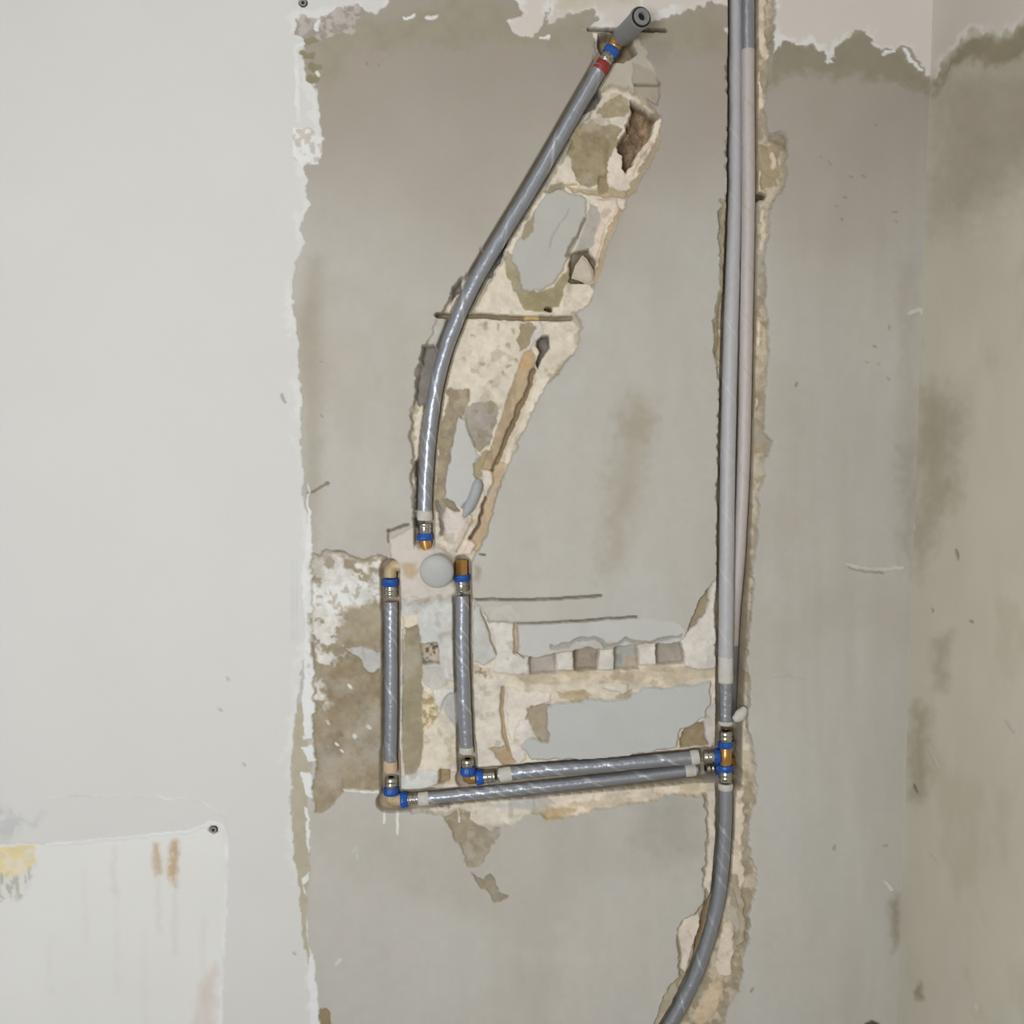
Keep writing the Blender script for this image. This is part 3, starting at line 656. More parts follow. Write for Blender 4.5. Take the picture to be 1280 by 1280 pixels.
f.zone([(918, 1100), (926, 1120), (930, 1160), (926, 1180)], 2.5, (168, 156, 132), None, 2.5, 1.6, line=4)

# ------- below the horizontal pipes
f.zone([(596, 1008), (680, 1000), (700, 1008), (660, 1016), (620, 1016)], 5, (184, 184, 178), None, 2, 1.5, .4, .02)
f.zone([(690, 1006), (760, 994), (840, 980), (884, 978), (886, 992), (840, 996), (790, 1006), (744, 1012), (720, 1022), (680, 1022), (670, 1012)],
       6, (196, 181, 156), p_mid, 2.4, 1.6, 1.2, .07, 9, col2=(212, 200, 182), amt2=-.05, size2=11, aniso=(1.8, .8))
f.zone([(678, 1018), (690, 1010), (720, 1010), (716, 1018), (696, 1024), (680, 1024)], None, (176, 154, 112), None, 3, 1, soft=3, op=.75)
p_ft = f.pid('chipped_patch', 'rough', 'brown triangular chip below the horizontal pipes')
f.zone([(554, 1017), (590, 1016), (600, 1016), (626, 1034), (620, 1046), (612, 1060), (604, 1082), (584, 1084), (578, 1066), (568, 1044), (562, 1030)], 3.2, (152, 140, 122), p_ft, 2.5, 1.1, .6, .05, 10, col2=(162, 152, 134), amt2=-.1, size2=10)
f.zone([(588, 1010), (640, 1010), (668, 1018), (640, 1032), (622, 1030), (612, 1040), (596, 1032), (588, 1024)], 4.2, (204, 196, 182), p_mid, 2.5, 1.4, .6, .03, 12)
f.zone([(573, 1014), (574, 1028)], 1.5, (206, 200, 188), None, .6, 1, line=1.6)
f.zone([(588, 1090), (596, 1098), (606, 1100), (614, 1092), (620, 1102), (626, 1116), (636, 1120), (624, 1126), (618, 1128), (612, 1116), (602, 1112), (596, 1104)], 2.6, (146, 136, 120), p_ft, 2, 1.1, .5, .05, 8)
for q, lw in (([(480, 1008), (480, 1028)], 1.3), ([(497, 1010), (497, 1042)], 1.5), ([(496, 1008), (560, 1010)], 2.0)):
    f.zone(q, -.4, (216, 211, 202), None, .6, .9, line=lw)

# slit cut by a grinder at the shower outlet
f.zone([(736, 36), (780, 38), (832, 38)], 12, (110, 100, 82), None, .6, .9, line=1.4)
f.zone([(795, 104), (824, 104)], 10, (130, 122, 106), None, .6, .9, line=1.2)
f.zone([(742, 40), (752, 42), (748, 52), (743, 46)], .5, (206, 200, 190), None, 1, 1, .2)
f.zone([(750, 42), (770, 42), (790, 50), (796, 66), (780, 76), (762, 74), (750, 60)], 26, (146, 132, 106), p_rc, 1.5, 2, 1.5, .10, 9)

f.zone([(604, 977), (700, 966), (800, 956), (872, 948), (880, 962), (800, 968), (700, 979), (610, 988)], 20, (150, 138, 116), None, .5, 2, .6, .06)
# ------- every pipe and fitting gets a bed that is deep enough for it
def carve(pts, r, over=1.18, base=(158, 146, 124), keepcol=False):
    pp = [(a, b) for a, b, _ in pts]
    s = f.sel(pp, 30)
    if s is None: return
    gx, gz = XX[s], ZZ[s]
    best = np.full(gx.shape, 1e9); dep = np.zeros(gx.shape)
    for a, b in zip(pts[:-1], pts[1:]):
        A = P(*a); B = P(*b)
        ex, ez = B.x - A.x, B.z - A.z
        t = np.clip(((gx - A.x) * ex + (gz - A.z) * ez) / (ex * ex + ez * ez + 1e-12), 0, 1)
        d = np.hypot(gx - A.x - ex * t, gz - A.z - ez * t)
        dd = A.y + (B.y - A.y) * t
        m = d < best
        best = np.where(m, d, best); dep = np.where(m, dd, dep)
    ro = r * over
    half = np.sqrt(np.clip(ro * ro - best * best, 0, None))
    need = (dep + np.maximum(half, 0.45 * ro)) * 1000
    tb = smooth(ro * .97, ro * .97 + .0042, best)
    need = np.where(tb >= 1, -99, need * (1 - tb) + f.depth[s] * tb)
    m = need > f.depth[s]
    if not keepcol:
        deep = m & (need - f.depth[s] > 2.0)
        c = f.col[s]; c[deep] = alb(base) * (1 + .12 * fbm(f.x[s], f.y[s], 9, 3, 15))[deep][:, None]
        f.col[s] = c
    f.depth[s] = np.where(m, need, f.depth[s])
for nm, rr in ROUTES.items():
    carve(rr['pts'], rr['r'] * 1.03)
# straight runs under the press fittings
FIT = [([(770, 52, .004), (748, 90, .002)], .0145), ([(531, 640, .010), (531, 700, .012)], .0155), ([(488, 710, .012), (489, 760, .012)], .0148),
       ([(577, 706, .012), (578, 750, .012)], .0148), ([(488, 940, .012), (489, 1000, .012)], .0155), ([(484, 1000, .012), (540, 997, .012)], .0155),
       ([(583, 930, .012), (585, 972, .016)], .0155), ([(582, 972, .018), (626, 968, .019)], .0155), ([(866, 946, .020), (910, 944, .016)], .0155),
       ([(866, 961, .034), (912, 959, .044)], .0135), ([(907, 895, .013), (907, 992, .012)], .0158), ([(912, 890, .044), (911, 970, .044)], .0135),
       ]
for pts, r in FIT:
    carve(pts, r, 1.10, (172, 160, 140))
# plaster slapped over the mixer body after the pipes went in
f.zone([(498, 700), (508, 688), (524, 682), (540, 682), (560, 688), (568, 700), (568, 728), (572, 746), (540, 752), (510, 756), (502, 742), (500, 722)], -1.5, (198, 190, 181), None, 2.5, 6, .9, .05, 9, soft=3)
f.zone([(500, 706), (520, 704), (526, 716), (514, 726), (502, 720)], 1.5, (186, 164, 130), None, 2.5, 3, .9, .10, 7, soft=3, op=.8)
# wall plug holes
for hx, hy in ((379, 4), (267, 1037)):
    f.zone([(hx - .5, hy), (hx + .5, hy)], 14, (90, 88, 80), None, 0, .9, line=4.0)

rm = np.isin(f.part, [i_ for i_, (m_, _) in f.partinfo.items() if m_ == 'rough']).astype(float)
x, y = f.x, f.y
vis = (x > 340) & (x < 1010) & (y > -30) & (y < 1310)
rm *= vis
f.col *= (1 + rm * (  .13 * fbm(x, y, 6, 3, 201) + .12 * fbm(x, y, 22, 3, 205)))[..., None]
k = (rm * .40 * smooth(.12, .5, fbm(x, y, 30, 4, 211)))[..., None]
f.col = f.col * (1 - k) + alb((176, 171, 163)) * k
k = (rm * .40 * smooth(.26, .5, fbm(x, y, 15, 4, 221)))[..., None]
f.col = f.col * (1 - k) + alb((152, 139, 116)) * k
f.depth += rm * (.9 * fbm(x, y, 10, 3, 231) + .5 * fbm(x, y, 4, 2, 241))

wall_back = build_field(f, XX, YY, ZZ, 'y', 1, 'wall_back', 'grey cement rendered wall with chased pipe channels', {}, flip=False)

# ------------------------------------------------------------------ right wall
ys = spaced([(0.012, -0.62, 0.0034), (-0.62, YF, 0.12)])
z2 = spaced([(ZC + 0.02, 2.5, 0.06), (2.5, 0.1, 0.0036), (0.1, -0.02, 0.05)])
YR, ZR = np.meshgrid(ys, z2)
XR = np.full_like(YR, XC)
qx, qy = project(XR, np.maximum(YR, -1.2), ZR)
g = Field(qx, qy, (192, 187, 172))
x, y = g.x, g.y
u = -YR / MMPX; v = (2.2 - ZR) / MMPX
g.depth += .8 * fbm(u, v, 200, 3, 3) + .3 * fbm(u, v, 50, 3, 4) + .12 * fbm(u * 2, v, 14, 3, 5)
# coved corner
g.depth -= 1.0 * np.exp(-np.clip(-YR, 0, 1) / 0.010)
g.col *= (1 + .07 * fbm(u, v, 90, 4, 51))[..., None]
k = (smooth(0.0, .5, fbm(u * 1.6, v * .6, 100, 4, 52)))[..., None]
g.col = g.col * (1 - .4 * k) + alb((198, 194, 181)) * .4 * k
k = smooth(.1, .55, fbm(u, v, 70, 4, 53))[..., None]
g.col = g.col * (1 - .4 * k) + alb((178, 170, 150)) * .4 * k
g.stain([(1146, 500), (1170, 480), (1200, 520), (1190, 620), (1150, 720)], (142, 133, 112), 24, .5, 8)
g.stain([(1142, 880), (1160, 890), (1152, 1000), (1138, 1000)], (142, 131, 108), 14, .6, 5)
g.stain([(1144, 1236), (1154, 1226), (1154, 1250), (1146, 1250)], (132, 121, 98), 5, .7, 3)
g.stain([(1168, 800), (1188, 790), (1184, 860), (1166, 860)], (142, 134, 114), 12, .5, 4)
g.stain([(1174, 100), (1290, 60), (1400, 60), (1400, 260), (1290, 220), (1240, 260), (1180, 270)], (156, 147, 132), 50, .8, 10)
g.zone([(1168, 118), (1174, 88), (1196, 60), (1215, 44), (1250, 48), (1290, 30), (1400, 0), (1400, 60), (1290, 66), (1250, 84), (1215, 74), (1186, 90)],
       None, (134, 126, 104), None, 6, 3, soft=8, op=.85)
pg = g.pid('paint_band', 'paint', 'off-white paint above the render of the side wall')
g.zone([(1140, 100), (1140, -500), (2600, -900), (2600, -180), (1500, -40), (1330, 6), (1290, 20), (1272, 28), (1266, 42), (1258, 34), (1250, 46), (1240, 36), (1230, 46), (1226, 36), (1212, 36), (1196, 56), (1182, 66), (1174, 82), (1171, 98)],
       -1.2, (201, 194, 186), pg, 3, 1.2, .1, .012, 40, rim=(BRW, 7, .7))
for q, lw, c in (([(1162, 940), (1168, 950), (1172, 960)], 1.4, (186, 180, 168)), ([(1165, 1068), (1172, 1076)], 1.8, (190, 184, 172)), ([(1258, 900), (1270, 916)], 2, (180, 174, 164)),
                 ([(1219, 1256), (1220, 1260)], 1.6, (200, 196, 188)), ([(1141, 654), (1143, 660)], 2.4, (204, 198, 186)), ([(1142, 980), (1144, 984)], 1.2, (120, 110, 96)),
                 ([(1195, 688), (1198, 698)], 1.5, (126, 116, 100)), ([(1212, 776), (1214, 778)], 1.4, (124, 116, 102)), ([(1165, 760), (1166, 764)], 1.2, (126, 118, 104)),
                 ([(1143, 605), (1141, 625)], 2, (120, 110, 92)), ([(1142, 982), (1146, 990)], 1.5, (110, 102, 88))):
    g.zone(q, None, c, None, 1.2, 1, line=lw, add=-1.2 if c[0] > 150 else 1, soft=1.5, op=.8)
wall_right = build_field(g, XR, YR, ZR, 'x', 1, 'wall_right', 'bare olive grey rendered side wall meeting the corner', {}, flip=True)

# ------------------------------------------------------------------ rest of the room
m_wall = noise_mat('plain_wall_plaster', (176, 173, 168), (190, 187, 182), 6, .85, 0, .05)
m_floor = noise_mat('dusty_screed', (150, 146, 138), (170, 166, 158), 9, .9, 0, .3)
m_core = noise_mat('wall_core', (160, 150, 135), (175, 165, 150), 20, .95, 0, .2)
m_frame = noise_mat('white_window_plastic', (226, 226, 224), (232, 232, 230), 30, .4, 0, .02)

def box_mesh(name, boxes, mat, parent=None, bevel=0.0):
    bm = bmesh.new()
    for (x0, y0, z0, x1, y1, z1) in boxes:
        r = bmesh.ops.create_cube(bm, size=1)
        for vv in r['verts']:
            vv.co = Vector((x0 + (vv.co.x + .5) * (x1 - x0), y0 + (vv.co.y + .5) * (y1 - y0), z0 + (vv.co.z + .5) * (z1 - z0)))
    if bevel:
        bmesh.ops.bevel(bm, geom=bm.edges[:], offset=bevel, segments=2, affect='EDGES')
    me = bpy.data.meshes.new(name); bm.to_mesh(me); bm.free()
    return finish_mesh(name, me, mat, parent, False)

XRW = XC + 0.012
tag(box_mesh('floor', [(XL - .1, YF - .1, -.1, XRW + .1, .2, 0)], m_floor), 'dusty grey screed floor of the room', 'floor', kind='structure')
tag(box_mesh('ceiling', [(XL - .1, YF - .1, ZC, XRW + .1, .2, ZC + .1)], m_wall), 'plain pale grey ceiling of the room', 'ceiling', kind='structure')
tag(box_mesh('wall_left', [(XL - .12, YF - .1, 0, XL, .06, ZC)], m_wall), 'plain grey plastered wall opposite the bare side wall', 'wall', kind='structure')
tag(box_mesh('wall_front', [(XL, YF - .12, 0, WX0, YF, ZC), (WX1, YF - .12, 0, XRW, YF, ZC), (WX0, YF - .12, 0, WX1, YF, WZ0), (WX0, YF - .12, WZ1, WX1, YF, ZC)], m_wall),
    'plain pale grey wall with the window facing the pipes', 'wall', kind='structure')
tag(box_mesh('window_1', [(WX0, YF - .1, WZ0, WX0 + .06, YF - .03, WZ1), (WX1 - .06, YF - .1, WZ0, WX1, YF - .03, WZ1),
                          (WX0 + .06, YF - .1, WZ0, WX1 - .06, YF - .03, WZ0 + .06), (WX0 + .06, YF - .1, WZ1 - .06, WX1 - .06, YF - .03, WZ1),
                          ((WX0 + WX1) / 2 - .03, YF - .1, WZ0 + .06, (WX0 + WX1) / 2 + .03, YF - .03, WZ1 - .06)], m_frame), 'white framed window facing the pipe wall', 'window', kind='structure')
box_mesh('wall_core', [(XL, .07, 0, XRW + .1, .2, ZC)], m_core, wall_back)
box_mesh('wall_core', [(XC + .012, YF, 0, XC + .1, .07, ZC)], m_core, wall_right)

# ------------------------------------------------------------------ pipe and fitting materials
def foil_mat(name, c, hi, rough=.36, metal=.55, stripe=None):
    """wrapped tape: colour attribute carries the lap edges of the spiral"""
    m, nt, b = new_mat(name)
    at = nt.nodes.new('ShaderNodeAttribute'); at.attribute_name = 'lap'
    tc = nt.nodes.new('ShaderNodeTexCoord')
    nz = nt.nodes.new('ShaderNodeTexNoise'); nz.inputs['Scale'].default_value = 70; nz.inputs['Detail'].default_value = 4
    nt.links.new(tc.outputs['Object'], nz.inputs['Vector'])
    mx = nt.nodes.new('ShaderNodeMix'); mx.data_type = 'RGBA'
    mx.inputs[6].default_value = (*lin(c), 1); mx.inputs[7].default_value = (*lin(hi), 1)
    nt.links.new(at.outputs['Fac'], mx.inputs[0])
    hv = nt.nodes.new('ShaderNodeMix'); hv.data_type = 'RGBA'; hv.blend_type = 'MULTIPLY'
    hv.inputs[0].default_value = .35
    nt.links.new(mx.outputs[2], hv.inputs[6]); nt.links.new(nz.outputs['Color'], hv.inputs[7])
    rp = nt.nodes.new('ShaderNodeValToRGB')
    rp.color_ramp.elements[0].color = (.75, .75, .75, 1); rp.color_ramp.elements[1].color = (1.15, 1.15, 1.15, 1)
    nt.links.new(nz.outputs['Fac'], rp.inputs['Fac']); nt.links.new(rp.outputs['Color'], hv.inputs[7])
    nt.links.new(hv.outputs[2], b.inputs['Base Color'])
    b.inputs['Roughness'].default_value = rough; b.inputs['Metallic'].default_value = metal
    bp = nt.nodes.new('ShaderNodeBump'); bp.inputs['Strength'].default_value = .5; bp.inputs['Distance'].default_value = .003
    nt.links.new(nz.outputs['Fac'], bp.inputs['Height']); nt.links.new(bp.outputs['Normal'], b.inputs['Normal'])
    return m

m_foil = foil_mat('grey_foil_wrap', (160, 163, 171), (208, 210, 215), .35, .5)
m_tape = foil_mat('pale_grey_tape_wrap', (194, 193, 196), (214, 214, 214), .5, .05)
m_tape2 = foil_mat('pinkish_grey_tape_wrap', (202, 193, 190), (196, 168, 122), .5, .05)
m_steel = noise_mat('pressed_stainless_steel', (186, 182, 174), (206, 203, 196), 90, .24, 1.0, .03)
m_blue = noise_mat('blue_plastic_ring', (22, 76, 160), (34, 96, 186), 60, .38, 0, .05)
m_brass = noise_mat('raw_brass', (190, 144, 78), (214, 172, 108), 50, .34, .85, .12)
m_brassd = noise_mat('plaster_dusted_brass', (186, 158, 118), (206, 190, 164), 60, .6, .25, .25)
m_plug = noise_mat('grey_plastic_plug', (132, 134, 134), (142, 143, 143), 40, .5, 0, .03)
m_cap = noise_mat('pale_grey_plastic_cap', (186, 186, 184), (194, 194, 192), 30, .55, 0, .03)
m_black = noise_mat('black_rubber_and_hole_dark', (22, 22, 22), (32, 32, 32), 60, .6, 0, .05)
m_red = noise_mat('red_tape', (138, 44, 38), (156, 58, 48), 60, .5, 0, .08)
m_white = noise_mat('white_masking_tape', (200, 196, 188), (216, 212, 204), 70, .8, 0, .2)
m_beige = noise_mat('beige_masking_tape', (200, 176, 144), (214, 190, 160), 70, .75, 0, .2)
m_foam = noise_mat('pale_grey_foam', (168, 172, 178), (180, 184, 188), 60, .7, 0, .1)
m_stone = noise_mat('cream_rubble', (200, 186, 166), (216, 204, 188), 60, .95, 0, .5)
m_anchor = noise_mat('grey_plastic_anchor', (128, 130, 120), (150, 150, 140), 80, .6, 0, .05)
m_blob = noise_mat('white_plaster_splash', (206, 202, 194), (220, 216, 208), 50, .9, 0, .4)

# ------------------------------------------------------------------ mesh builders
def resample(pts, step):
    P4 = [Vector(p) for p in pts]
    P4 = [P4[0] * 2 - P4[1]] + P4 + [P4[-1] * 2 - P4[-2]]
    out = []
    for i in range(1, len(P4) - 2):
        p0, p1, p2, p3 = P4[i - 1:i + 3]
        n = max(1, int((p2 - p1).length / step))
        for k_ in range(n):
            t = k_ / n
            out.append(.5 * ((2 * p1) + (p2 - p0) * t + (2 * p0 - 5 * p1 + 4 * p2 - p3) * t * t + (3 * p1 - p0 - 3 * p2 + p3) * t ** 3))
    out.append(P4[-2].copy())
    return out

def tube(name, pts, r, mat, parent=None, seg=24, step=.004, pitch=.0, ridge=0.0, lapw=.12, wob=.0, seed=1, hand=1, rfun=None, patches=None):
    """solid tube along world points; pitch: spiral lap of the wrap; patches: (start, end, pitch) of tighter wraps in metres"""
    c = resample(pts, step)
    n = len(c)
    s = [0.0]
    for a, b in zip(c[:-1], c[1:]): s.append(s[-1] + (b - a).length)
    T = [(c[min(i + 1, n - 1)] - c[max(i - 1, 0)]).normalized() for i in range(n)]
    ref = Vector((0, -1, 0))
    U = (ref - T[0] * ref.dot(T[0])).normalized()
    verts = []; lap = []
    rn = random.Random(seed)
    ph = 0.0
    for i in range(n):
        U = (U - T[i] * U.dot(T[i])).normalized()
        W = T[i].cross(U)
        pt = pitch; st = 1
        if patches:
            for a, b, pp in patches:
                if a <= s[i] <= b: pt = pp[0]; st = pp[1]
        if pt and i: ph += (s[i] - s[i - 1]) / pt
        rr = r if rfun is None else r * rfun(s[i], s[-1])
        for j in range(seg):
            th = 2 * math.pi * j / seg
            fr = (st * (ph + hand * j / seg)) % 1.0
            k_ = 0.0; e = 0.0
            if pt:
                k_ = ridge * (1 - fr)                       # one lap rides over the last
                w_ = lapw * (1.0 if st == 1 else st * .8)
                e = math.sin(math.pi * fr / w_) ** 2 if fr < w_ else 0.0
                e *= .35 + .65 * (.5 + .5 * math.sin(s[i] * 93 + th * 3 + seed * 5))
            wb = wob * math.sin(s[i] * 61 + seed) * math.cos(th * 2 + s[i] * 37 + seed)
            q_ = rr * (1 + k_ + wb)
            verts.append(c[i] + (U * math.cos(th) + W * math.sin(th)) * q_)
            lap.append(e)
    faces = []
    for i in range(n - 1):
        for j in range(seg):
            a = i * seg + j; b = i * seg + (j + 1) % seg
            faces.append((a, b, b + seg, a + seg))
    faces.append(tuple(reversed(range(seg)))); faces.append(tuple(range((n - 1) * seg, n * seg)))
    me = bpy.data.meshes.new(name); me.from_pydata([tuple(v_) for v_ in verts], [], faces)
    at = me.attributes.new('lap', 'FLOAT', 'POINT'); at.data.foreach_set('value', lap)
    me.update()
    o = finish_mesh(name, me, mat, parent)
    me.polygons[len(faces) - 1].use_smooth = False; me.polygons[len(faces) - 2].use_smooth = False
    return o

def lathe(name, prof, org, axis, mat, parent=None, seg=28, teeth=0, tdepth=0.0, smooth_=True, sharp=True):
    """prof: (along, radius) pairs; closed where the radius is zero"""
    axis = Vector(axis).normalized()
    ref = Vector((0, -1, 0)) if abs(axis.y) < .9 else Vector((0, 0, 1))
    U = (ref - axis * ref.dot(axis)).normalized(); W = axis.cross(U)
    org = Vector(org)
    vs = []; fs = []; rows = []
    for (t, r) in prof:
        if r < 1e-6:
            rows.append([len(vs)]); vs.append(tuple(org + axis * t))
        else:
            row = []
            for j in range(seg):
                th = 2 * math.pi * j / seg
                rr = r - (tdepth if teeth and (j * teeth * 2 // seg) % 2 else 0)
                row.append(len(vs)); vs.append(tuple(org + axis * t + (U * math.cos(th) + W * math.sin(th)) * rr))
            rows.append(row)
    for a, b in zip(rows[:-1], rows[1:]):
        for j in range(seg):
            j2 = (j + 1) % seg
            if len(a) == 1 and len(b) == 1: continue
            if len(a) == 1: fs.append((a[0], b[j2], b[j]))
            elif len(b) == 1: fs.append((a[j], a[j2], b[0]))
            else: fs.append((a[j], a[j2], b[j2], b[j]))
    me = bpy.data.meshes.new(name); me.from_pydata(vs, [], fs); me.update()
    bm = bmesh.new(); bm.from_mesh(me)
    bmesh.ops.recalc_face_normals(bm, faces=bm.faces[:])
    for e in bm.edges:
        if len(e.link_faces) == 2 and e.calc_face_angle(0) > math.radians(38): e.smooth = False
    bm.to_mesh(me); bm.free()
    return finish_mesh(name, me, mat, parent, smooth_)

def empty(name, loc, label, cat, group=None):
    o = bpy.data.objects.new(name, None); COL.objects.link(o)
    o.empty_display_size = .02
    tag(o, label, cat, group)
    o['_loc'] = 0
    del o['_loc']
    return o

def sleeve(parent, org, axis, r=.0122, L=.022, ring=True, rr=.0148, gap=.0, rl=.0115):
    """press sleeve pointing away from the fitting body: blue ring first, then the crimped steel"""
    axis = Vector(axis).normalized(); org = Vector(org)
    s0 = rl + gap
    prof = [(s0 - .001, .006), (s0 - .001, r * .95), (s0 + L * .06, r), (s0 + L * .16, r), (s0 + L * .24, r * 1.07), (s0 + L * .34, r * 1.07), (s0 + L * .42, r * .97), (s0 + L * .52, r * .97),
            (s0 + L * .60, r * 1.07), (s0 + L * .72, r * 1.07), (s0 + L * .80, r), (s0 + L * .97, r), (s0 + L, r * 1.04), (s0 + L, .006)]
    o = lathe('press_sleeve', prof, org, axis, m_steel, parent)
    if ring:
        lathe('locking_ring', [(gap, .007), (gap, rr * .93), (gap + rl * .12, rr), (gap + rl * .55, rr), (gap + rl * .62, rr * .95), (gap + rl * .9, rr * .95), (gap + rl, rr * .88), (gap + rl, .007)],
              org, axis, m_blue, o, 48, 12, .0006)
    return o

def elbow_body(parent, p_in, corner, p_out, r, mat, name='elbow_body'):
    """bent brass barrel with a flat faceted back"""
    a, c, b = Vector(p_in), Vector(corner), Vector(p_out)
    pts = [a, a.lerp(c, .55), c.lerp(a, .18).lerp(c.lerp(b, .18), .5), b.lerp(c, .55), b]
    o = tube(name, pts, r, mat, parent, 16, .0025, rfun=lambda s_, L_: 1.0 + .10 * math.exp(-((s_ - L_ * .5) / (L_ * .22)) ** 2))
    return o

def route(n): return [P(*p) for p in ROUTES[n]['pts']]

# ------------------------------------------------------------------ pipes
def pipe(name_key, label, mat, pitch, ridge=.04, seed=1, patches=None, hand=1, lapw=.07):
    root = empty('insulated_pipe', None, label, 'pipe')
    tube('foil_wrap', route(name_key), ROUTES[name_key]['r'], mat, root, 40, .0024, pitch, ridge, lapw, .012, seed, hand, patches=patches)
    return root

pp = pipe('shower', 'grey foil wrapped pipe curving up to the shower outlet', m_foil, .16, .03, 1, [(.72, .98, (.11, 4))], lapw=.10)
pts = [P(757, 76, 0), P(754, 81, .000), P(748, 91, .001)]
lathe('red_band', [(-.002, .004), (-.002, .0128), (.0, .0138), (.014, .0140), (.016, .0132), (.016, .004)], P(755, 79, 0), P(746, 94, .001) - P(755, 79, 0), m_red, pp, 24)
lathe('tape_collar', [(0, .006), (0, .0140), (.004, .0146), (.012, .0142), (.018, .0134), (.018, .006)], P(531, 650, .010), P(531, 630, .010) - P(531, 650, .010), m_white, pp, 24)
pp = pipe('dropl', 'grey foil wrapped drop pipe beside the olive mortar strip', m_foil, .11, .03, 2, [(.005, .07, (.06, 4))], lapw=.10)
lathe('tape_collar', [(0, .006), (0, .0128), (.004, .0136), (.014, .0134), (.022, .0124), (.022, .006)], P(488, 964, .012), P(488, 940, .012) - P(488, 964, .012), m_beige, pp, 24)
pp = pipe('dropr', 'grey foil wrapped drop pipe between mixer and the inner elbow', m_foil, .10, .035, 3, [(.06, .15, (.10, 5))], lapw=.10)
lathe('tape_collar', [(0, .006), (0, .0132), (.003, .0138), (.009, .0138), (.012, .0130), (.012, .006)], P(583, 941, .012), P(583, 930, .012) - P(583, 941, .012), m_white, pp, 24)
pp = pipe('horu', 'upper grey foil wrapped pipe lying along the horizontal chase', m_foil, .11, .045, 4, [(.0, .10, (.10, 4))], -1, lapw=.14)
lathe('tape_collar', [(0, .006), (0, .0138), (.006, .0144), (.020, .0142), (.024, .0134), (.024, .006)], P(624, 969, .019), P(650, 965, .019) - P(624, 969, .019), m_white, pp, 24)
lathe('tape_collar', [(0, .006), (0, .0136), (.004, .0144), (.012, .0142), (.016, .0134), (.016, .006)], P(863, 947, .0172), P(880, 945, .0170) - P(863, 947, .0172), m_white, pp, 24)
pp = pipe('horl', 'lower grey foil wrapped pipe lying along the horizontal chase', m_foil, .10, .045, 5, [(.06, .22, (.11, 4))], -1, lapw=.14)
lathe('tape_collar', [(0, .006), (0, .0124), (.004, .0130), (.016, .0130), (.020, .0122), (.020, .006)], P(523, 999, .012), P(540, 997, .012) - P(523, 999, .012), m_white, pp, 24)
lathe('tape_collar', [(0, .006), (0, .0122), (.004, .0134), (.016, .0134), (.020, .0126), (.020, .006)], P(856, 963, .0328), P(876, 960.5, .0342) - P(856, 963, .0328), m_white, pp, 24)
pp = pipe('lower', 'grey foil wrapped supply pipe bending away below the tee', m_foil, .085, .03, 6, [(.10, .17, (.1, 3))], lapw=.08)
lathe('tape_collar', [(0, .006), (0, .0128), (.003, .0142), (.009, .0142), (.012, .0132), (.012, .006)], P(907, 979, .012), P(907, 990, .012) - P(907, 979, .012), m_white, pp, 24)

# risers: foil pipe below, pale tape over the upper run
pp = empty('insulated_pipe', None, 'riser pipe in pale blue-grey tape feeding the front tee', 'pipe')
tube('tape_wrap', [P(*q_) for q_ in [(921, -160, .031), (920, 0, .031), (920, 100, .0315), (919, 250, .030), (914, 400, .018), (910, 560, .013), (908, 720, .012), (907, 822, .012)]],
     .0138, m_tape, pp, 40, .0024, .115, .025, .06, .01, 8, 1, rfun=lambda s_, L_: .88 + .12 * min(1, s_ / (L_ * .75)))
tube('tape_end', [P(907, 820, .012), P(907, 838, .012), P(907, 853, .0125)], .0140, m_blob, pp, 24, .004, .03, .02, .1, .02, 9)
tube('foil_wrap', [P(907, 850, .0125), P(907, 880, .013), P(907, 904, .013)], .0122, m_foil, pp, 24, .0024, .022, .04, .08, .01, 10)
lathe('tape_collar', [(0, .006), (0, .0132), (.002, .0142), (.005, .0142), (.007, .0132), (.007, .006)], P(907, 901, .013), P(907, 908, .013) - P(907, 901, .013), m_white, pp, 24)
pp = empty('insulated_pipe', None, 'riser pipe in pinkish tape with ochre lap lines', 'pipe')
tube('tape_wrap', [P(*q_) for q_ in [(935, 62, .012), (935, 110, .012), (935.5, 250, .012), (933, 400, .013), (930, 560, .017), (924, 690, .027), (918, 760, .036), (915.5, 806, .040)]],
     .0117, m_tape2, pp, 40, .0024, .095, .02, .035, .01, 11, 1)
tube('foil_wrap', [P(937, -160, .012), P(935, 0, .012), P(935, 64, .012)], .0116, m_foil, pp, 24, .004, .2, .02, .05, .01, 12)
tube('foil_wrap', [P(915.5, 802, .040), P(914, 840, .042), P(912, 895, .044)], .0118, m_foil, pp, 24, .004, .06, .02, .05, .01, 13)

# ------------------------------------------------------------------ press fittings
# lower left elbow
c0 = P(489, 1000, .012)
ft = empty('press_elbow', None, 'brass press elbow joining outer drop pipe and lower horizontal pipe', 'pipe fitting')
elbow_body(ft, P(489, 991, .012), c0, P(502, 1000, .012), .0118, m_brassd)
sleeve(ft, P(489, 993, .012), P(489, 950, .012) - P(489, 993, .012), .0118, .020, rl=.014)
sleeve(ft, P(501, 1000, .012), P(540, 997, .012) - P(501, 1000, .012), .0116, .020, rl=.0135)
# inner elbow
ft = empty('press_elbow', None, 'brass press elbow joining inner drop pipe and upper horizontal pipe', 'pipe fitting')
elbow_body(ft, P(585, 965, .014), P(585, 972, .018), P(595, 972, .018), .0112, m_brass)
sleeve(ft, P(585, 968, .0145), P(584, 936, .012) - P(585, 968, .0145), .0120, .016, rl=.0155)
sleeve(ft, P(595, 972, .018), P(626, 969, .019) - P(595, 972, .018), .0112, .022, rl=.0140)
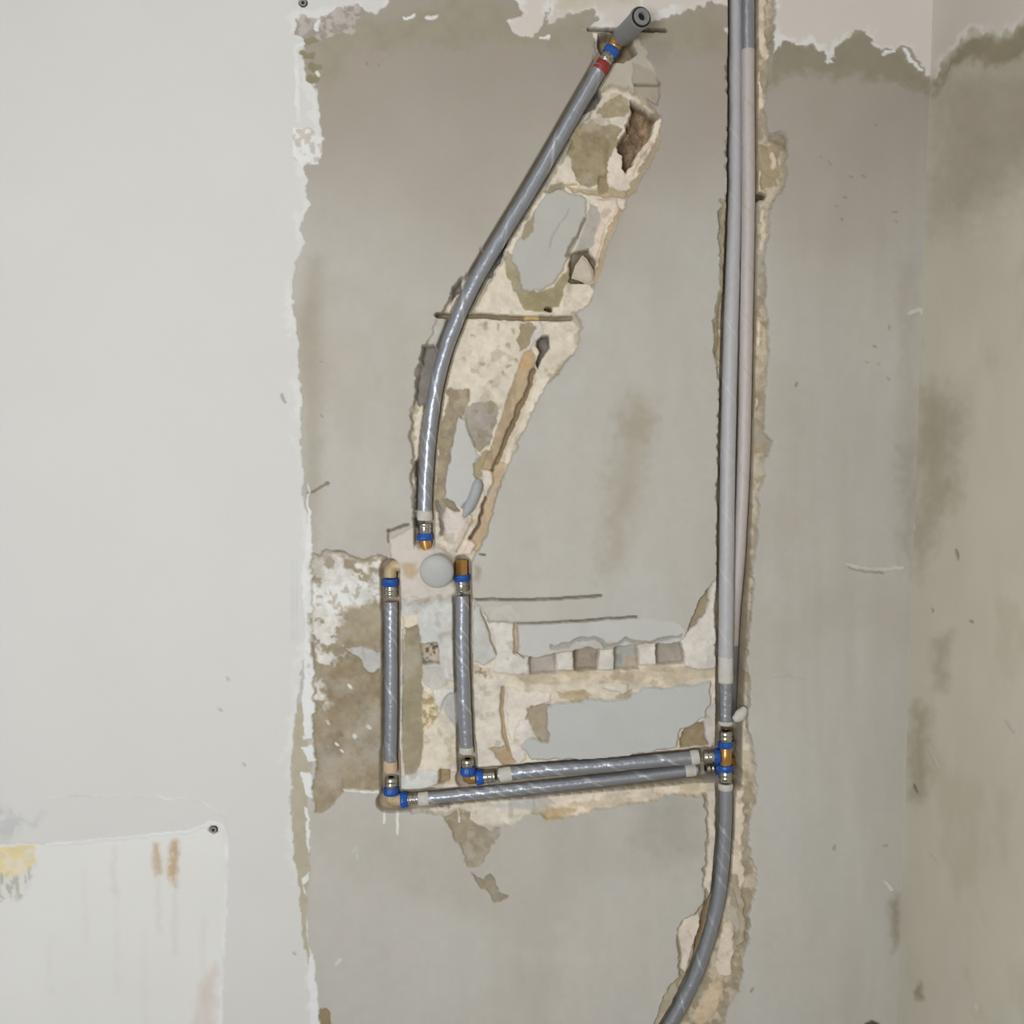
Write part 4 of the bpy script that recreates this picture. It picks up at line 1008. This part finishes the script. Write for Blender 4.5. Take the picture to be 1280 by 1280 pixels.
# front tee
ft = empty('press_tee', None, 'brass press tee with three blue rings on the front riser', 'pipe fitting')
tube('tee_body', [P(907, 934, .013), P(907, 945, .012), P(907, 957, .012)], .0108, m_brass, ft, 16, .003, rfun=lambda s_, L_: 1 + .12 * math.exp(-((s_ - L_ * .5) / (L_ * .25)) ** 2))
tube('tee_branch', [P(906, 945, .014), P(902, 945, .015), P(898, 945, .016)], .0098, m_brass, ft, 16, .003)
sleeve(ft, P(907, 934, .013), P(907, 900, .013) - P(907, 934, .013), .0118, .021, rl=.0115)
sleeve(ft, P(907, 956, .012), P(907, 990, .012) - P(907, 956, .012), .0118, .019, rl=.0125)
sleeve(ft, P(900, 945, .0165), P(866, 947, .021) - P(900, 945, .0165), .0116, .020, rl=.0110)
# rear elbow, behind the tee
ft = empty('press_elbow', None, 'press elbow half hidden behind the brass tee', 'pipe fitting')
elbow_body(ft, P(911, 946, .044), P(911, 959, .044), P(903, 959, .042), .0112, m_brass)
sleeve(ft, P(911, 946, .044), P(912, 900, .044) - P(911, 946, .044), .0116, .020, ring=False, rl=.0115)
sleeve(ft, P(901, 959, .0405), P(868, 961, .034) - P(901, 959, .0405), .0108, .020, rl=.0110)
# concealed mixer body with its three ports
mx_ = empty('mixer_valve', None, 'plaster dusted brass mixer body with three blue ringed ports', 'valve')
lathe('valve_body', [(-.002, 0), (-.002, .021), (.0, .0225), (.018, .0225), (.020, .020), (.020, 0)], P(545, 712, .018), (0, -1, 0), m_brassd, mx_, 32)
for pa, cn, pb, mt in (((488, 722, .012), (489, 706, .013), (524, 710, .014), m_brassd), ):
    a, c, b = P(*pa), P(*cn), P(*pb)
    tube('port_elbow', [a, a.lerp(c, .6), c.lerp(b, .14), c.lerp(b, .5), b], .0118, mt, mx_, 18, .003)
o_ = tube('port_stub', [P(577, 719, .012), P(577, 710, .012), P(577, 700, .013)], .0122, m_brass, mx_, 6, .003)
o_.data.polygons.foreach_set('use_smooth', [False] * len(o_.data.polygons))
tube('port_stub', [P(531, 674, .010), P(533, 684, .011), P(539, 700, .014)], .0114, m_brass, mx_, 18, .003)
sleeve(mx_, P(488, 723, .012), P(489, 760, .012) - P(488, 723, .012), .0118, .020, rl=.0150)
sleeve(mx_, P(577, 718, .012), P(578, 750, .012) - P(577, 718, .012), .0120, .018, rl=.0130)
sleeve(mx_, P(531, 675, .010), P(531, 640, .010) - P(531, 675, .010), .0118, .018, rl=.0130)
# round cap standing out of the mixer body
b0 = P(548, 709, .000); t0 = P(545, 716, -.034)
ax = (t0 - b0); L = ax.length
cp = lathe('blanking_plug', [(-.001, 0), (-.001, .024), (.0, .026), (L * .4, .029), (L * .72, .0315), (L * .84, .0308), (L * .93, .0288), (L * 1.0, .0255), (L * 1.06, .0205), (L * 1.10, .0140), (L * 1.12, .0070), (L * 1.125, 0)], b0, ax, m_cap, None, 40)
tag(cp, 'smooth pale grey round plug closing the mixer valve', 'plug')
# shower outlet elbow
ft = empty('wall_plate_elbow', None, 'brass outlet elbow below the grinder slit at the pipe top', 'pipe fitting')
elbow_body(ft, P(766, 61, .002), P(773, 49, .004), P(780, 44, -.008), .0125, m_brass)
lathe('flange', [(0, .006), (0, .0165), (.002, .0175), (.007, .0175), (.009, .0165), (.009, .006)], P(777, 46, -.002), P(803, 20, -.085) - P(777, 46, -.002), m_brass, ft, 32)
sleeve(ft, P(766.5, 61, .002), P(752, 83, .001) - P(766.5, 61, .002), .0118, .018, rl=.0125)
# plug screwed into it
b0 = P(778, 45, -.010); t0 = P(803, 20, -.088); ax = t0 - b0; L = ax.length
pl = empty('test_plug', None, 'dark grey plastic test plug sticking out at the shower outlet', 'plug')
lathe('plug_body', [(-.002, 0), (-.002, .0160), (.002, .0165), (L * .5, .0168), (L * .80, .0176), (L * .86, .0188), (L * .90, .0192), (L * .93, .0186), (L * .93, .0150), (L * .90, .0148), (L * .90, 0)], b0, ax, m_plug, pl, 36)
lathe('seal_ring', [(L * .905, .0130), (L * .905, .0168), (L * .955, .0168), (L * .955, .0130), (L * .905, .0130)], b0, ax, m_black, pl, 36)
lathe('plug_nose', [(L * .88, .0142), (L * .985, .0142), (L * 1.0, .0130), (L * 1.0, .0074), (L * .985, .0066), (L * .86, .0064), (L * .86, 0)], b0, ax, m_plug, pl, 36)
lathe('bore', [(L * .93, .0062), (L * .93, 0)], b0, ax, m_black, pl, 24)  # black disc painted in for the dark inside the bore

# ------------------------------------------------------------------ small loose things
def rock(name, pts2, d0, thick, mat, parent=None, seed=3):
    """lump with a traced face: front outline shrunk, back outline full"""
    rn = random.Random(seed)
    cx_ = sum(p[0] for p in pts2) / len(pts2); cy_ = sum(p[1] for p in pts2) / len(pts2)
    rows = []
    for k_, (sc, dd) in enumerate(((1.0, d0 + thick), (1.0, d0 + thick * .45), (.72, d0 + thick * .08), (.3, d0))):
        rows.append([P(cx_ + (p[0] - cx_) * sc, cy_ + (p[1] - cy_) * sc, dd + rn.uniform(-.0008, .0008)) for p in pts2])
    n = len(pts2)
    vs = [tuple(v_) for r_ in rows for v_ in r_]; fs = []
    for a in range(3):
        for j in range(n):
            fs.append((a * n + j, a * n + (j + 1) % n, (a + 1) * n + (j + 1) % n, (a + 1) * n + j))
    fs.append(tuple(range(3 * n, 4 * n))); fs.append(tuple(range(n))[::-1])
    me = bpy.data.meshes.new(name); me.from_pydata(vs, [], fs); me.update()
    bm = bmesh.new(); bm.from_mesh(me); bmesh.ops.recalc_face_normals(bm, faces=bm.faces[:]); bm.to_mesh(me); bm.free()
    return finish_mesh(name, me, mat, parent, False)

tag(rock('rubble_chunk', [(714, 348), (719, 332), (728, 319), (734, 324), (742, 338), (744, 353), (737, 357), (724, 351)], .000, .014, m_stone), 'cream broken rubble chunk lodged beside the grey render island', 'rubble')
fo = tube('foam_offcut', [P(598, 599, .006), P(596, 610, .004), P(591, 624, .003), (P(584, 638, .004)), P(580, 646, .006)], .0098, m_foam, None, 20, .003,
          rfun=lambda s_, L_: max(.35, min(1.0, .5 + s_ / .02, .35 + (L_ - s_) / .03)))
tag(fo, 'pale grey foam offcut tucked against the ochre strip', 'foam')
sp = tube('plaster_dab', [P(917, 900, .0), P(923, 896, .001), P(928, 890, .003), P(931, 884, .005)], .0088, m_blob, None, 16, .003, wob=.12, seed=5,
          rfun=lambda s_, L_: .6 + .6 * math.sin(math.pi * min(1, max(0, s_ / L_))))
tag(sp, 'white plaster dab beside the riser above the tee', 'plaster')
for hx, hy, lb in ((379, 4, 'grey wall anchor in the paint above the scuffed patch'), (267, 1037, 'grey wall anchor at the corner of the old paint patch')):
    an = empty('wall_anchor', None, lb, 'wall anchor')
    q_ = P(hx, hy, .0)
    lathe('anchor_sleeve', [(-.012, .0028), (-.012, .0054), (.0, .0054), (.0022, .0062), (.0030, .0058), (.0030, .0030), (-.004, .0026), (-.012, .0028)], q_, (0, -1, 0), m_anchor, an, 20)
    lathe('hole_dark', [(-.008, 0), (-.008, .0026), (-.006, .0026), (-.006, 0)], q_, (0, -1, 0), m_black, an, 16)  # black disc put in for the dark of the screw hole
